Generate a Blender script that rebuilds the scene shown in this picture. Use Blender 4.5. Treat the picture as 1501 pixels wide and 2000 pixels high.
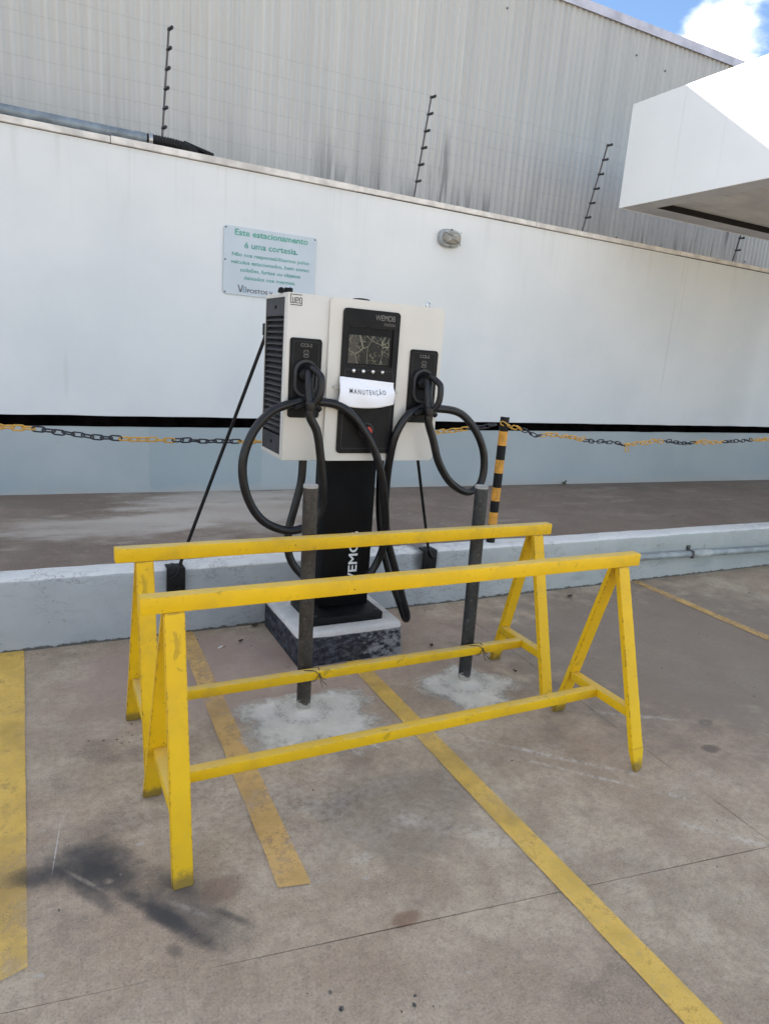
import bpy, bmesh, math, random
from mathutils import Vector, Matrix, noise as mnoise
R = math.radians
random.seed(7)
scene = bpy.context.scene
for o in list(bpy.data.objects): bpy.data.objects.remove(o)

# ------------------------------------------------------------------ camera
YAW, PITCH, ROLL, FPX, H = R(27.512), R(13.058), R(4.256), 1333.9, 1.5
_f0 = Vector((math.sin(YAW), math.cos(YAW), 0)); _r0 = Vector((math.cos(YAW), -math.sin(YAW), 0)); _u0 = Vector((0, 0, 1))
FWD = _f0*math.cos(PITCH) - _u0*math.sin(PITCH)
_up = _u0*math.cos(PITCH) + _f0*math.sin(PITCH)
RGT = _r0*math.cos(ROLL) + _up*math.sin(ROLL)
UPV = _up*math.cos(ROLL) - _r0*math.sin(ROLL)
CAM = Vector((0, 0, H))
cd = bpy.data.cameras.new('camera'); cam = bpy.data.objects.new('camera', cd); scene.collection.objects.link(cam)
cd.sensor_fit = 'VERTICAL'; cd.sensor_height = 36; cd.lens = FPX/2000*36; cd.clip_start = 0.02; cd.clip_end = 3000
m = Matrix((RGT, UPV, -FWD)).transposed().to_4x4(); m.translation = CAM; cam.matrix_world = m
scene.camera = cam

def ray(u, v): return RGT*((u-750.5)/FPX) - UPV*((v-1000)/FPX) + FWD
def py(u, v, y): d = ray(u, v); return CAM + d*(y/d.y)
def pz(u, v, z=0.0): d = ray(u, v); return CAM + d*((z-H)/d.z)
def px(u, v, x): d = ray(u, v); return CAM + d*(x/d.x)

# ------------------------------------------------------------------ light
SUN = Vector((-0.85, 1.0, 0.745)).normalized()
world = bpy.data.worlds.new('World'); scene.world = world; world.use_nodes = True
wt = world.node_tree; wn = wt.nodes; wl = wt.links
for n in list(wn): wn.remove(n)
def wnode(t, **k):
    n = wn.new(t)
    for a, b in k.items(): setattr(n, a, b)
    return n
sky = wnode('ShaderNodeTexSky', sky_type='NISHITA', sun_disc=False)
sky.sun_elevation = math.asin(SUN.z); sky.sun_rotation = math.atan2(SUN.x, SUN.y) % (2*math.pi)
sky.air_density = 1.0; sky.dust_density = 0.1; sky.ozone_density = 2.6; sky.altitude = 700
tc = wnode('ShaderNodeTexCoord'); sep = wnode('ShaderNodeSeparateXYZ')
wl.new(tc.outputs['Generated'], sep.inputs[0])
zz = wnode('ShaderNodeMath', operation='MAXIMUM'); wl.new(sep.outputs[2], zz.inputs[0]); zz.inputs[1].default_value = 0.0
za = wnode('ShaderNodeMath', operation='ADD'); wl.new(zz.outputs[0], za.inputs[0]); za.inputs[1].default_value = 0.25
dx = wnode('ShaderNodeMath', operation='DIVIDE'); wl.new(sep.outputs[0], dx.inputs[0]); wl.new(za.outputs[0], dx.inputs[1])
dy = wnode('ShaderNodeMath', operation='DIVIDE'); wl.new(sep.outputs[1], dy.inputs[0]); wl.new(za.outputs[0], dy.inputs[1])
cb = wnode('ShaderNodeCombineXYZ'); wl.new(dx.outputs[0], cb.inputs[0]); wl.new(dy.outputs[0], cb.inputs[1]); cb.inputs[2].default_value = 3.0
mp = wnode('ShaderNodeMapping'); wl.new(cb.outputs[0], mp.inputs[0])
CLOUD_SHIFT = (-5.1, -3.3, 0.0); mp.inputs['Location'].default_value = CLOUD_SHIFT
nz = wnode('ShaderNodeTexNoise'); nz.inputs['Scale'].default_value = 3.4; nz.inputs['Detail'].default_value = 9; nz.inputs['Roughness'].default_value = 0.56
wl.new(mp.outputs[0], nz.inputs['Vector'])
cr = wnode('ShaderNodeValToRGB'); cr.color_ramp.elements[0].position = 0.46; cr.color_ramp.elements[1].position = 0.78
cr.color_ramp.interpolation = 'EASE'
CD = ray(1410, 85).normalized()      # one cumulus stands over the canopy
dt = wnode('ShaderNodeVectorMath', operation='DISTANCE'); wl.new(tc.outputs['Generated'], dt.inputs[0]); dt.inputs[1].default_value = CD
mr = wnode('ShaderNodeMapRange', interpolation_type='SMOOTHSTEP'); wl.new(dt.outputs['Value'], mr.inputs[0])
mr.inputs[1].default_value = 0.015; mr.inputs[2].default_value = 0.09; mr.inputs[3].default_value = 0.15; mr.inputs[4].default_value = 0.0
ad = wnode('ShaderNodeMath', operation='ADD'); wl.new(nz.outputs[0], ad.inputs[0]); wl.new(mr.outputs[0], ad.inputs[1]); d2 = wnode('ShaderNodeVectorMath', operation='DISTANCE'); wl.new(tc.outputs['Generated'], d2.inputs[0]); d2.inputs[1].default_value = ray(1215, -10).normalized()   # clear gap beside it
m2 = wnode('ShaderNodeMapRange', interpolation_type='SMOOTHSTEP'); wl.new(d2.outputs['Value'], m2.inputs[0])
m2.inputs[1].default_value = 0.02; m2.inputs[2].default_value = 0.15; m2.inputs[3].default_value = 0.20; m2.inputs[4].default_value = 0.0
sb_ = wnode('ShaderNodeMath', operation='SUBTRACT'); wl.new(ad.outputs[0], sb_.inputs[0]); wl.new(m2.outputs[0], sb_.inputs[1]); wl.new(sb_.outputs[0], cr.inputs[0])
mx = wnode('ShaderNodeMix', data_type='RGBA'); hz = wnode('ShaderNodeMapRange'); wl.new(sep.outputs[2], hz.inputs[0]); hz.inputs[1].default_value = 0.0; hz.inputs[2].default_value = 0.12
mm = wnode('ShaderNodeMath', operation='MULTIPLY'); wl.new(cr.outputs[0], mm.inputs[0]); wl.new(hz.outputs[0], mm.inputs[1]); wl.new(mm.outputs[0], mx.inputs[0]); wl.new(sky.outputs[0], mx.inputs[6]); mx.inputs[7].default_value = (19.0, 17.8, 15.6, 1)
bg = wnode('ShaderNodeBackground'); bg.inputs[1].default_value = 0.05; wl.new(mx.outputs[2], bg.inputs[0])
wo = wnode('ShaderNodeOutputWorld'); wl.new(bg.outputs[0], wo.inputs[0])

sd = bpy.data.lights.new('sun', 'SUN'); sd.energy = 5.0; sd.angle = R(0.9); sd.color = (1.0, 0.94, 0.85)
so = bpy.data.objects.new('sun', sd); scene.collection.objects.link(so)
so.rotation_euler = SUN.to_track_quat('Z', 'Y').to_euler(); so.location = (-8, 12, 14)

vs = scene.view_settings
vs.view_transform = 'Standard'; vs.look = 'None'; vs.gamma = 1.0; vs.exposure = 2.45; vs.use_curve_mapping = False
scene.render.engine = 'CYCLES'
scene.cycles.max_bounces = 6; scene.cycles.diffuse_bounces = 4

# ------------------------------------------------------------------ material helpers
class NT:
    def __init__(s, name, rough=0.7, metal=0.0, spec=0.5):
        s.m = bpy.data.materials.new(name); s.m.use_nodes = True
        s.t = s.m.node_tree; s.b = s.t.nodes['Principled BSDF']
        s.b.inputs['Roughness'].default_value = rough; s.b.inputs['Metallic'].default_value = metal
        s.b.inputs['Specular IOR Level'].default_value = spec
        s.tc = s.n('ShaderNodeTexCoord')
        s.obj = s.tc.outputs['Object']
    def n(s, t, **k):
        x = s.t.nodes.new(t)
        for a, b in k.items(): setattr(x, a, b)
        return x
    def L(s, a, b): s.t.links.new(a, b)
    def setin(s, sock, v):
        if isinstance(v, bpy.types.NodeSocket): s.L(v, sock)
        else:
            try: sock.default_value = v
            except Exception: sock.default_value = tuple(v)+(1,)
    def vec(s, scale=(1, 1, 1), loc=(0, 0, 0), rot=(0, 0, 0), src=None):
        mpn = s.n('ShaderNodeMapping'); s.L(src or s.obj, mpn.inputs[0])
        mpn.inputs['Scale'].default_value = scale; mpn.inputs['Location'].default_value = loc; mpn.inputs['Rotation'].default_value = rot
        return mpn.outputs[0]
    def noise(s, scale, detail=4, rough=0.55, vec=None, dist=0.0, col=False):
        x = s.n('ShaderNodeTexNoise'); s.L(vec or s.obj, x.inputs['Vector'])
        x.inputs['Scale'].default_value = scale; x.inputs['Detail'].default_value = detail; x.inputs['Roughness'].default_value = rough; x.inputs['Distortion'].default_value = dist
        return x.outputs[1 if col else 0]
    def ramp(s, f, lo, hi, inv=False):
        x = s.n('ShaderNodeMapRange', interpolation_type='SMOOTHSTEP'); s.L(f, x.inputs[0])
        x.inputs[1].default_value = lo; x.inputs[2].default_value = hi
        x.inputs[3].default_value = 1.0 if inv else 0.0; x.inputs[4].default_value = 0.0 if inv else 1.0
        return x.outputs[0]
    def math(s, op, a, b=0.0):
        x = s.n('ShaderNodeMath', operation=op); s.setin(x.inputs[0], a); s.setin(x.inputs[1], b); return x.outputs[0]
    def mix(s, f, a, b, mode='MIX'):
        x = s.n('ShaderNodeMix', data_type='RGBA', blend_type=mode)
        s.setin(x.inputs[0], f)
        for i, v in ((6, a), (7, b)):
            if isinstance(v, bpy.types.NodeSocket): s.L(v, x.inputs[i])
            else: x.inputs[i].default_value = tuple(v)[:3]+(1,)
        return x.outputs[2]
    def xyz(s, src=None):
        x = s.n('ShaderNodeSeparateXYZ'); s.L(src or s.obj, x.inputs[0]); return x.outputs
    def col(s, v): s.setin(s.b.inputs['Base Color'], v if isinstance(v, bpy.types.NodeSocket) else tuple(v)+(1,))
    def rough(s, v): s.setin(s.b.inputs['Roughness'], v)
    def bump(s, h, dist=0.002, strength=1.0):
        x = s.n('ShaderNodeBump'); s.L(h, x.inputs['Height']); x.inputs['Distance'].default_value = dist; x.inputs['Strength'].default_value = strength
        s.L(x.outputs[0], s.b.inputs['Normal'])
    def alpha(s, v): s.setin(s.b.inputs['Alpha'], v)
    def blob(s, cx, cy, rx, ry, ang=0.0, nz=None, amp=0.5, lo=0.6, hi=1.15):
        """soft elliptical stain in the object's xy plane, edge broken by noise"""
        v = s.vec((1, 1, 1), (-cx, -cy, 0)); 
        v2 = s.vec((1, 1, 1), (0, 0, 0), (0, 0, -ang), v); v3 = s.vec((1/rx, 1/ry, 0), (0, 0, 0), (0, 0, 0), v2)
        ln = s.n('ShaderNodeVectorMath', operation='LENGTH'); s.L(v3, ln.inputs[0])
        d = ln.outputs['Value']
        if nz is not None: d = s.math('ADD', d, s.math('MULTIPLY', s.math('SUBTRACT', nz, 0.5), amp*2))
        return s.ramp(d, lo, hi, inv=True)

def plain(name, col, rough=0.5, metal=0.0, var=0.12, scale=18, spec=0.5, bumpd=0.0, bscale=120):
    t = NT(name, rough, metal, spec)
    f = t.noise(scale, 5)
    c2 = tuple(max(0, c*(1-var*2.2)) for c in col); c1 = tuple(min(1, c*(1+var)) for c in col)
    t.col(t.mix(t.ramp(f, 0.3, 0.7), c2, c1))
    t.rough(t.math('ADD', t.math('MULTIPLY', t.noise(scale*1.7, 4), 0.25), rough-0.12))
    if bumpd: t.bump(t.noise(bscale, 4), bumpd)
    return t.m

# ------------------------------------------------------------------ mesh helpers
COL = scene.collection
def root_off(p):
    o = Vector()
    while p: o += p.location; p = p.parent
    return o
def add(name, bm, mat, parent=None, smooth=True, keep=False, ang=35, kind=None):
    me = bpy.data.meshes.new(name)
    bmesh.ops.recalc_face_normals(bm, faces=bm.faces[:])
    off = Vector()
    if parent: off = root_off(parent)
    elif not keep:
        xs = [v.co for v in bm.verts]
        off = Vector(((min(v.x for v in xs)+max(v.x for v in xs))/2, (min(v.y for v in xs)+max(v.y for v in xs))/2, min(v.z for v in xs)))
    for v in bm.verts: v.co -= off
    bm.to_mesh(me); bm.free()
    me.materials.append(mat)
    if smooth:
        for p in me.polygons: p.use_smooth = True
        me.set_sharp_from_angle(angle=R(ang))
    o = bpy.data.objects.new(name, me); COL.objects.link(o)
    if parent: o.parent = parent
    else: o.location = off
    if kind: o['kind'] = kind
    return o
def tag(o, label, cat, group=None):
    o['label'] = label; o['category'] = cat
    if group: o['group'] = group
    return o
def empty(name, loc, label, cat, group=None):
    o = bpy.data.objects.new(name, None); COL.objects.link(o); o.location = loc; o.empty_display_size = 0.1
    return tag(o, label, cat, group)
def B(): return bmesh.new()
def box(bm, x0, x1, y0, y1, z0, z1, bev=0.0, seg=2):
    vs_ = [bm.verts.new((x, y, z)) for x in (x0, x1) for y in (y0, y1) for z in (z0, z1)]
    fs = [bm.faces.new([vs_[i] for i in q]) for q in ((0, 1, 3, 2), (4, 6, 7, 5), (0, 4, 5, 1), (2, 3, 7, 6), (0, 2, 6, 4), (1, 5, 7, 3))]
    if bev:
        es = set(e for f in fs for e in f.edges)
        bmesh.ops.bevel(bm, geom=list(es), offset=bev, segments=seg, affect='EDGES', profile=0.5)
    return bm
def hexa(bm, low, high, bev=0.0):
    """two quads (lists of 4 points) joined into a solid"""
    a = [bm.verts.new(p) for p in low]; b = [bm.verts.new(p) for p in high]
    fs = [bm.faces.new(a[::-1]), bm.faces.new(b)] + [bm.faces.new((a[i], a[(i+1) % 4], b[(i+1) % 4], b[i])) for i in range(4)]
    if bev: bmesh.ops.bevel(bm, geom=list(set(e for f in fs for e in f.edges)), offset=bev, segments=2, affect='EDGES')
    return bm
def rrect(x0, x1, z0, z1, r, seg=5):
    pts = []
    for cx, cz, a0 in ((x1-r, z1-r, 0), (x0+r, z1-r, 90), (x0+r, z0+r, 180), (x1-r, z0+r, 270)):
        for i in range(seg+1):
            a = R(a0+90*i/seg); pts.append((cx+r*math.cos(a), cz+r*math.sin(a)))
    return pts
def plate(bm, pts, y0, y1, bev=0.0):
    """outline in xz extruded from y0 (front) to y1 (back)"""
    a = [bm.verts.new((x, y0, z)) for x, z in pts]; b = [bm.verts.new((x, y1, z)) for x, z in pts]
    n = len(pts); f = bm.faces.new(a); bm.faces.new(b[::-1])
    for i in range(n): bm.faces.new((a[i], b[i], b[(i+1) % n], a[(i+1) % n]))
    if bev: bmesh.ops.bevel(bm, geom=list(f.edges), offset=bev, segments=2, affect='EDGES')
    return bm
def ringplate(bm, outer, inner, y0, y1):
    """frame between two outlines with the same number of points"""
    n = len(outer)
    L_ = [[bm.verts.new((x, y, z)) for x, z in pts] for pts, y in ((outer, y0), (outer, y1), (inner, y0), (inner, y1))]
    for i in range(n):
        j = (i+1) % n
        bm.faces.new((L_[0][i], L_[0][j], L_[2][j], L_[2][i])); bm.faces.new((L_[1][i], L_[1][j], L_[3][j], L_[3][i]))
        bm.faces.new((L_[0][i], L_[0][j], L_[1][j], L_[1][i])); bm.faces.new((L_[2][i], L_[2][j], L_[3][j], L_[3][i]))
    return bm
def tube(bm, pts, r, n=12, caps=True, closed=False, flat=1.0):
    pts = [Vector(p) for p in pts]; N = len(pts); rr = r if isinstance(r, (list, tuple)) else [r]*N
    tang = []
    for i in range(N):
        if closed: t = pts[(i+1) % N]-pts[i-1]
        else: t = pts[min(i+1, N-1)]-pts[max(i-1, 0)]
        tang.append(t.normalized())
    ref = Vector((0, 0, 1)) if abs(tang[0].z) < 0.9 else Vector((0, 1, 0))
    nrm = (ref - tang[0]*ref.dot(tang[0])).normalized(); rings = []
    for i in range(N):
        nrm = (nrm - tang[i]*nrm.dot(tang[i])).normalized(); bi = tang[i].cross(nrm)
        rings.append([bm.verts.new(pts[i] + (nrm*math.cos(2*math.pi*k/n)*flat + bi*math.sin(2*math.pi*k/n))*rr[i]) for k in range(n)])
    for i in range(N if closed else N-1):
        a, b = rings[i], rings[(i+1) % N]
        for k in range(n): bm.faces.new((a[k], a[(k+1) % n], b[(k+1) % n], b[k]))
    if caps and not closed: bm.faces.new(rings[0][::-1]); bm.faces.new(rings[-1])
    return bm
def spline(pts, k=8):
    P = [Vector(p) for p in pts]; P = [P[0]*2-P[1]] + P + [P[-1]*2-P[-2]]; out = []
    for i in range(1, len(P)-2):
        p0, p1, p2, p3 = P[i-1:i+3]
        for j in range(k):
            t = j/k; out.append(0.5*((2*p1)+(p2-p0)*t+(2*p0-5*p1+4*p2-p3)*t*t+(3*p1-p0-3*p2+p3)*t**3))
    out.append(P[-2]); return out
def cyl(bm, p0, p1, r, n=16): return tube(bm, [p0, p1], r, n)
def text_bm(s, size, origin, ex=Vector((1, 0, 0)), ey=Vector((0, 0, 1)), align='CENTER', bold=0.0, depth=0.0006, spacing=1.0, width=None):
    """lettering as mesh; origin = baseline anchor, ex along the line, ey up the letters"""
    c = bpy.data.curves.new('txt', 'FONT'); c.body = s; c.size = size; c.align_x = align; c.offset = bold; c.space_character = spacing; c.extrude = depth; c.resolution_u = 3
    o = bpy.data.objects.new('txt', c); COL.objects.link(o)
    dg = bpy.context.evaluated_depsgraph_get(); me = bpy.data.meshes.new_from_object(o.evaluated_get(dg))
    bm = B(); bm.from_mesh(me); bpy.data.objects.remove(o); bpy.data.meshes.remove(me); bpy.data.curves.remove(c)
    k = 1.0
    if width:
        xs = [v.co.x for v in bm.verts]; k = width/(max(xs)-min(xs))
    ez = ex.cross(ey)
    for v in bm.verts: v.co = Vector(origin) + ex*(v.co.x*k) + ey*v.co.y + ez*v.co.z
    return bm

# ------------------------------------------------------------------ materials of the setting
def band(t, a, b, w, nz, amp, lo=0.15, hi=1.2):
    """mask of a smear between two points seen on the ground, w metres half-wide"""
    p, q = pz(*a), pz(*b); c = (p+q)/2; d = q-p
    return t.blob(c.x, c.y, d.length/2+w*0.6, w, math.atan2(d.y, d.x), nz, amp, lo, hi)
def soot(t, col, nz, fine):
    # sprayed-paint shadow and drag marks beside the near barrier leg
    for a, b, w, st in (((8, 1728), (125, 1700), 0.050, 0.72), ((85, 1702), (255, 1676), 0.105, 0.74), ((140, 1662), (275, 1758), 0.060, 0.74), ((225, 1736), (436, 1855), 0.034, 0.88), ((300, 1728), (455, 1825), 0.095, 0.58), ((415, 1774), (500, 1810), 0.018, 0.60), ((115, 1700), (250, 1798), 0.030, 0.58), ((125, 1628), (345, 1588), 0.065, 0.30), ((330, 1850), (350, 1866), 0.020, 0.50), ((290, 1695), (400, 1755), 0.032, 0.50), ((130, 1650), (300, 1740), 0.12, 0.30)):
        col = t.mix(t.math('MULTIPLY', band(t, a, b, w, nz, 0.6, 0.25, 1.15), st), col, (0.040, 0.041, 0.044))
    for a, b, w, st, c2 in (((128, 1700), (205, 1742), 0.008, 0.5, (0.40, 0.34, 0.27)), ((206, 1720), (218, 1722), 0.012, 0.6, (0.38, 0.31, 0.22)), ((120, 1598), (101, 1712), 0.0028, 0.8, (0.62, 0.58, 0.53)), ((330, 1760), (420, 1795), 0.012, 0.35, (0.42, 0.40, 0.35))):
        col = t.mix(t.math('MULTIPLY', t.math('MULTIPLY', band(t, a, b, w, nz, 0.4), t.ramp(fine, 0.30, 0.55)), st), col, c2)
    return col
def concrete_floor(name, walk=False):
    t = NT(name, 0.82, 0, 0.35)
    big = t.noise(0.9, 6, 0.6); mid = t.noise(4.5, 7, 0.62); fine = t.noise(38, 6, 0.7); grit = t.noise(150, 5, 0.8)
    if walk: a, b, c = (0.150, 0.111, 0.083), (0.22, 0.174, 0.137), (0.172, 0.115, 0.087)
    else: a, b, c = (0.345, 0.268, 0.186), (0.505, 0.415, 0.30), (0.39, 0.28, 0.20)
    col = t.mix(t.ramp(mid, 0.34, 0.66), a, b)
    col = t.mix(t.math('MULTIPLY', t.ramp(big, 0.42, 0.62), 0.6), col, c)
    v = t.vec((1, 2.6 if walk else 1.6, 1), rot=(0, 0, 0.08)); streak = t.noise(2.2, 7, 0.65, v)
    col = t.mix(t.math('MULTIPLY', t.ramp(streak, 0.54, 0.72), 0.4), col, (0.44, 0.385, 0.32))
    col = t.mix(t.math('MULTIPLY', t.ramp(streak, 0.30, 0.44, True), 0.45), col, (0.14, 0.112, 0.09))
    col = t.mix(t.math('MULTIPLY', t.ramp(fine, 0.30, 0.62, True), 0.35), col, (0.15, 0.122, 0.10))
    col = t.mix(t.math('MULTIPLY', t.ramp(grit, 0.52, 0.68), 0.5), col, (0.56, 0.50, 0.43))
    col = t.mix(t.math('MULTIPLY', t.ramp(grit, 0.33, 0.48, True), 0.6), col, (0.09, 0.073, 0.06))
    # pale scuffs and small chips
    sp = t.noise(15, 3, 0.45, t.vec((1, 2.6, 1), rot=(0, 0, 0.7))); col = t.mix(t.math('MULTIPLY', t.ramp(sp, 0.71, 0.77), 0.6), col, (0.46, 0.43, 0.40))
    dk = t.noise(11, 4, 0.5, t.vec((1.2, 1, 1), (7, 3, 0))); col = t.mix(t.math('MULTIPLY', t.ramp(dk, 0.70, 0.76), 0.7), col, (0.07, 0.06, 0.055))
    en = t.noise(7, 6, 0.62)
    if walk:
        for cx, cy, rx, ry in ((0.45, 4.35, 0.75, 0.28), (1.35, 4.6, 0.9, 0.6), (1.2, 5.05, 0.7, 0.3)):
            col = t.mix(t.math('MULTIPLY', t.blob(cx, cy, rx, ry, 0.1, streak, 1.5, 0.3, 1.3), 0.65), col, (0.46, 0.42, 0.37))
    else:
        # soot / oil smear by the left barrier leg
        col = soot(t, col, t.noise(10, 5, 0.6, t.vec((1, 1, 1), (2, 5, 0))), fine)
        # reddish wear near the charger, rusty spots, dark wet spots and a broad darker patch to the right, dusty pale sweeps
        for cx, cy, rx, ry, c2, st in ((0.75, 2.9, 0.8, 0.5, (0.33, 0.235, 0.195), 0.6), (1.9, 2.9, 0.5, 0.45, (0.28, 0.205, 0.165), 0.5), (0.85, 1.33, 0.05, 0.03, (0.19, 0.10, 0.06), 0.6), (0.42, 1.62, 0.07, 0.05, (0.17, 0.105, 0.075), 0.55), (2.45, 1.62, 0.05, 0.035, (0.06, 0.05, 0.045), 0.7), (2.62, 1.78, 0.045, 0.03, (0.06, 0.05, 0.045), 0.6), (1.05, 1.75, 0.35, 0.25, (0.19, 0.155, 0.125), 0.5), (3.3, 2.4, 1.5, 1.1, (0.19, 0.152, 0.12), 0.75)):
            col = t.mix(t.math('MULTIPLY', t.blob(cx, cy, rx, ry, 0, en, 0.7), st), col, c2)
        for cx, cy, rx, ry, an, st in ((1.72, 1.86, 0.42, 0.018, R(-43), 0.75), (1.86, 1.62, 0.40, 0.012, R(-45), 0.55), (1.30, 1.48, 0.36, 0.05, R(-38), 0.35), (2.05, 1.20, 0.22, 0.02, R(-45), 0.6), (2.4, 1.9, 0.3, 0.02, R(-30), 0.5), (0.83, 1.58, 0.05, 0.03, 0, 0.7), (0.43, 1.15, 0.03, 0.02, 0, 0.7), (0.7, 1.9, 0.7, 0.25, R(-20), 0.3)):
            col = t.mix(t.math('MULTIPLY', t.math('MULTIPLY', t.blob(cx, cy, rx, ry, an, en, 1.3, 0.0, 1.2), t.ramp(fine, 0.36, 0.62)), st), col, (0.58, 0.53, 0.47))
    t.col(col)
    t.rough(t.math('ADD', t.math('MULTIPLY', mid, 0.35), 0.58))
    t.bump(t.math('ADD', t.math('MULTIPLY', grit, 0.5), t.math('MULTIPLY', fine, 0.9)), 0.0035, 0.8)
    return t.m
M_ground = concrete_floor('ground_concrete'); M_walk = concrete_floor('walkway_concrete', True)

def wall_mat():
    t = NT('boundary_wall_paint', 0.72, 0, 0.35)
    x, y, z = t.xyz()
    n1 = t.noise(1.3, 5, 0.6); n2 = t.noise(14, 5, 0.6); drip = t.noise(2.6, 5, 0.6, t.vec((3.5, 1, 0.5)))
    up = t.mix(t.ramp(n1, 0.35, 0.65), (0.625, 0.65, 0.66), (0.67, 0.69, 0.695))
    up = t.mix(t.math('MULTIPLY', t.ramp(drip, 0.60, 0.78), 0.16), up, (0.50, 0.50, 0.475))
    for cx, cz, rx, rz in ((5.95, 1.8, 0.02, 0.75), (6.05, 2.35, 0.012, 0.5), (0.2, 1.2, 0.02, 0.2)):
        d = t.math('ADD', t.math('POWER', t.math('DIVIDE', t.math('ABSOLUTE', t.math('SUBTRACT', x, cx)), rx), 2.0), t.math('POWER', t.math('DIVIDE', t.math('ABSOLUTE', t.math('SUBTRACT', z, cz)), rz), 2.0))
        up = t.mix(t.math('MULTIPLY', t.ramp(t.math('ADD', d, t.math('MULTIPLY', n2, 0.8)), 0.4, 1.5, True), 0.22), up, (0.44, 0.44, 0.42))
    rain = t.math('MULTIPLY', t.ramp(t.noise(19, 4, 0.6, t.vec((1, 1, 0.03))), 0.52, 0.70), t.ramp(t.math('ADD', z, t.math('MULTIPLY', t.noise(3.1, 2, 0.5, t.vec((1, 0, 0))), 0.7)), 2.55, 3.05))
    up = t.mix(t.math('MULTIPLY', rain, 0.20), up, (0.40, 0.39, 0.36))
    lo = t.mix(t.ramp(n1, 0.35, 0.65), (0.335, 0.385, 0.405), (0.385, 0.43, 0.445))
    # repainted rectangle with a brushed edge
    e = t.math('MULTIPLY', t.math('SUBTRACT', n2, 0.5), 0.05)
    rect = t.math('MULTIPLY', t.ramp(t.math('ADD', x, e), 0.735, 0.755), t.ramp(t.math('ADD', x, e), 1.62, 1.60))
    lo = t.mix(t.math('MULTIPLY', rect, 0.6), lo, (0.28, 0.345, 0.375))
    lo = t.mix(t.math('MULTIPLY', t.ramp(n2, 0.62, 0.75), 0.3), lo, (0.28, 0.30, 0.305))
    lo = t.mix(t.math('MULTIPLY', t.ramp(t.noise(45, 3), 0.70, 0.76), 0.6), lo, (0.25, 0.25, 0.25))
    base = t.ramp(t.math('ADD', z, t.math('MULTIPLY', t.noise(9, 5), -0.16)), 0.27, 0.335, True)
    lo = t.mix(t.math('MULTIPLY', base, 0.7), lo, (0.42, 0.41, 0.39))
    zz_ = t.math('SUBTRACT', z, t.math('MULTIPLY', x, 0.0072))
    t.col(t.mix(t.ramp(zz_, 0.868, 0.869), lo, up))
    t.bump(t.math('ADD', t.noise(5, 5), t.math('MULTIPLY', t.noise(160, 3), 0.25)), 0.003, 0.7)
    return t.m
M_wall = wall_mat()

def kerb_mat():
    t = NT('kerb_paint', 0.75, 0, 0.35)
    x, y, z = t.xyz()
    n1 = t.noise(1.8, 6, 0.65); n2 = t.noise(17, 6, 0.65); st = t.noise(4, 6, 0.6, t.vec((1, 1, 3)))
    c = t.mix(t.ramp(n1, 0.3, 0.7), (0.315, 0.33, 0.345), (0.405, 0.415, 0.42))
    c = t.mix(t.math('MULTIPLY', t.ramp(x, 1.8, 3.0), 0.75), c, t.mix(t.ramp(n1, 0.3, 0.7), (0.37, 0.39, 0.36), (0.45, 0.465, 0.43)))
    c = t.mix(t.math('MULTIPLY', t.ramp(st, 0.58, 0.72), 0.4), c, (0.26, 0.275, 0.275))
    # white coat brushed on the top, running a little over the edge
    zt = t.math('ADD', t.math('ADD', z, t.math('MULTIPLY', x, 0.004)), t.math('MULTIPLY', t.noise(11, 5, 0.6), 0.012))
    c = t.mix(t.ramp(zt, 0.351, 0.356), c, t.mix(t.ramp(n2, 0.3, 0.7), (0.60, 0.605, 0.59), (0.66, 0.66, 0.64)))
    # hair cracks, flaked spots
    wv = t.noise(5.5, 6, 0.7, t.vec((1, 1, 2.2), (2, 0, 5))); crk = t.ramp(t.math('ABSOLUTE', t.math('SUBTRACT', wv, 0.5)), 0.002, 0.010, True)
    c = t.mix(t.math('MULTIPLY', t.math('MULTIPLY', crk, t.ramp(t.noise(1.7, 3, 0.5, t.vec((1, 1, 1), (9, 1, 1))), 0.50, 0.60)), 0.75), c, (0.13, 0.125, 0.11))
    c = t.mix(t.math('MULTIPLY', t.ramp(t.noise(8, 5, 0.65, t.vec((1, 1, 1.4), (1, 4, 4))), 0.67, 0.71), 0.6), c, (0.30, 0.29, 0.26))
    c = t.mix(t.math('MULTIPLY', t.ramp(t.noise(34, 4, 0.6), 0.68, 0.73), 0.7), c, (0.15, 0.145, 0.13))
    foot_line = t.ramp(t.math('ADD', z, t.math('MULTIPLY', n2, -0.05)), -0.017, -0.010, True)  # narrow irregular dark line along the kerb foot
    c = t.mix(t.math('MULTIPLY', foot_line, 0.9), c, (0.07, 0.062, 0.05))
    # black overspray left round the sprayed brackets
    for bx in (0.605, 2.084):
        d = t.math('ADD', t.math('POWER', t.math('DIVIDE', t.math('SUBTRACT', x, bx), 0.085), 2.0), t.math('POWER', t.math('DIVIDE', t.math('SUBTRACT', z, 0.295), 0.10), 2.0))
        c = t.mix(t.math('MULTIPLY', t.ramp(t.math('ADD', d, t.math('MULTIPLY', n2, 0.6)), 0.6, 1.9, True), 0.8 if bx > 1 else 0.12), c, (0.035, 0.035, 0.037))
    t.col(c)
    t.bump(t.math('ADD', t.noise(9, 6, 0.6), t.math('MULTIPLY', n2, 0.4)), 0.008, 0.8)
    return t.m
M_kerb = kerb_mat()
M_stripe = plain('black_stripe_paint', (0.0035, 0.0026, 0.0024), 0.9, var=0.35, scale=9, spec=0.0)
M_coping = plain('coping_cement', (0.66, 0.635, 0.60), 0.8, var=0.12, scale=8, bumpd=0.002)
M_gap = plain('coping_gap_shade', (0.03, 0.028, 0.026), 0.9)

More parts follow.
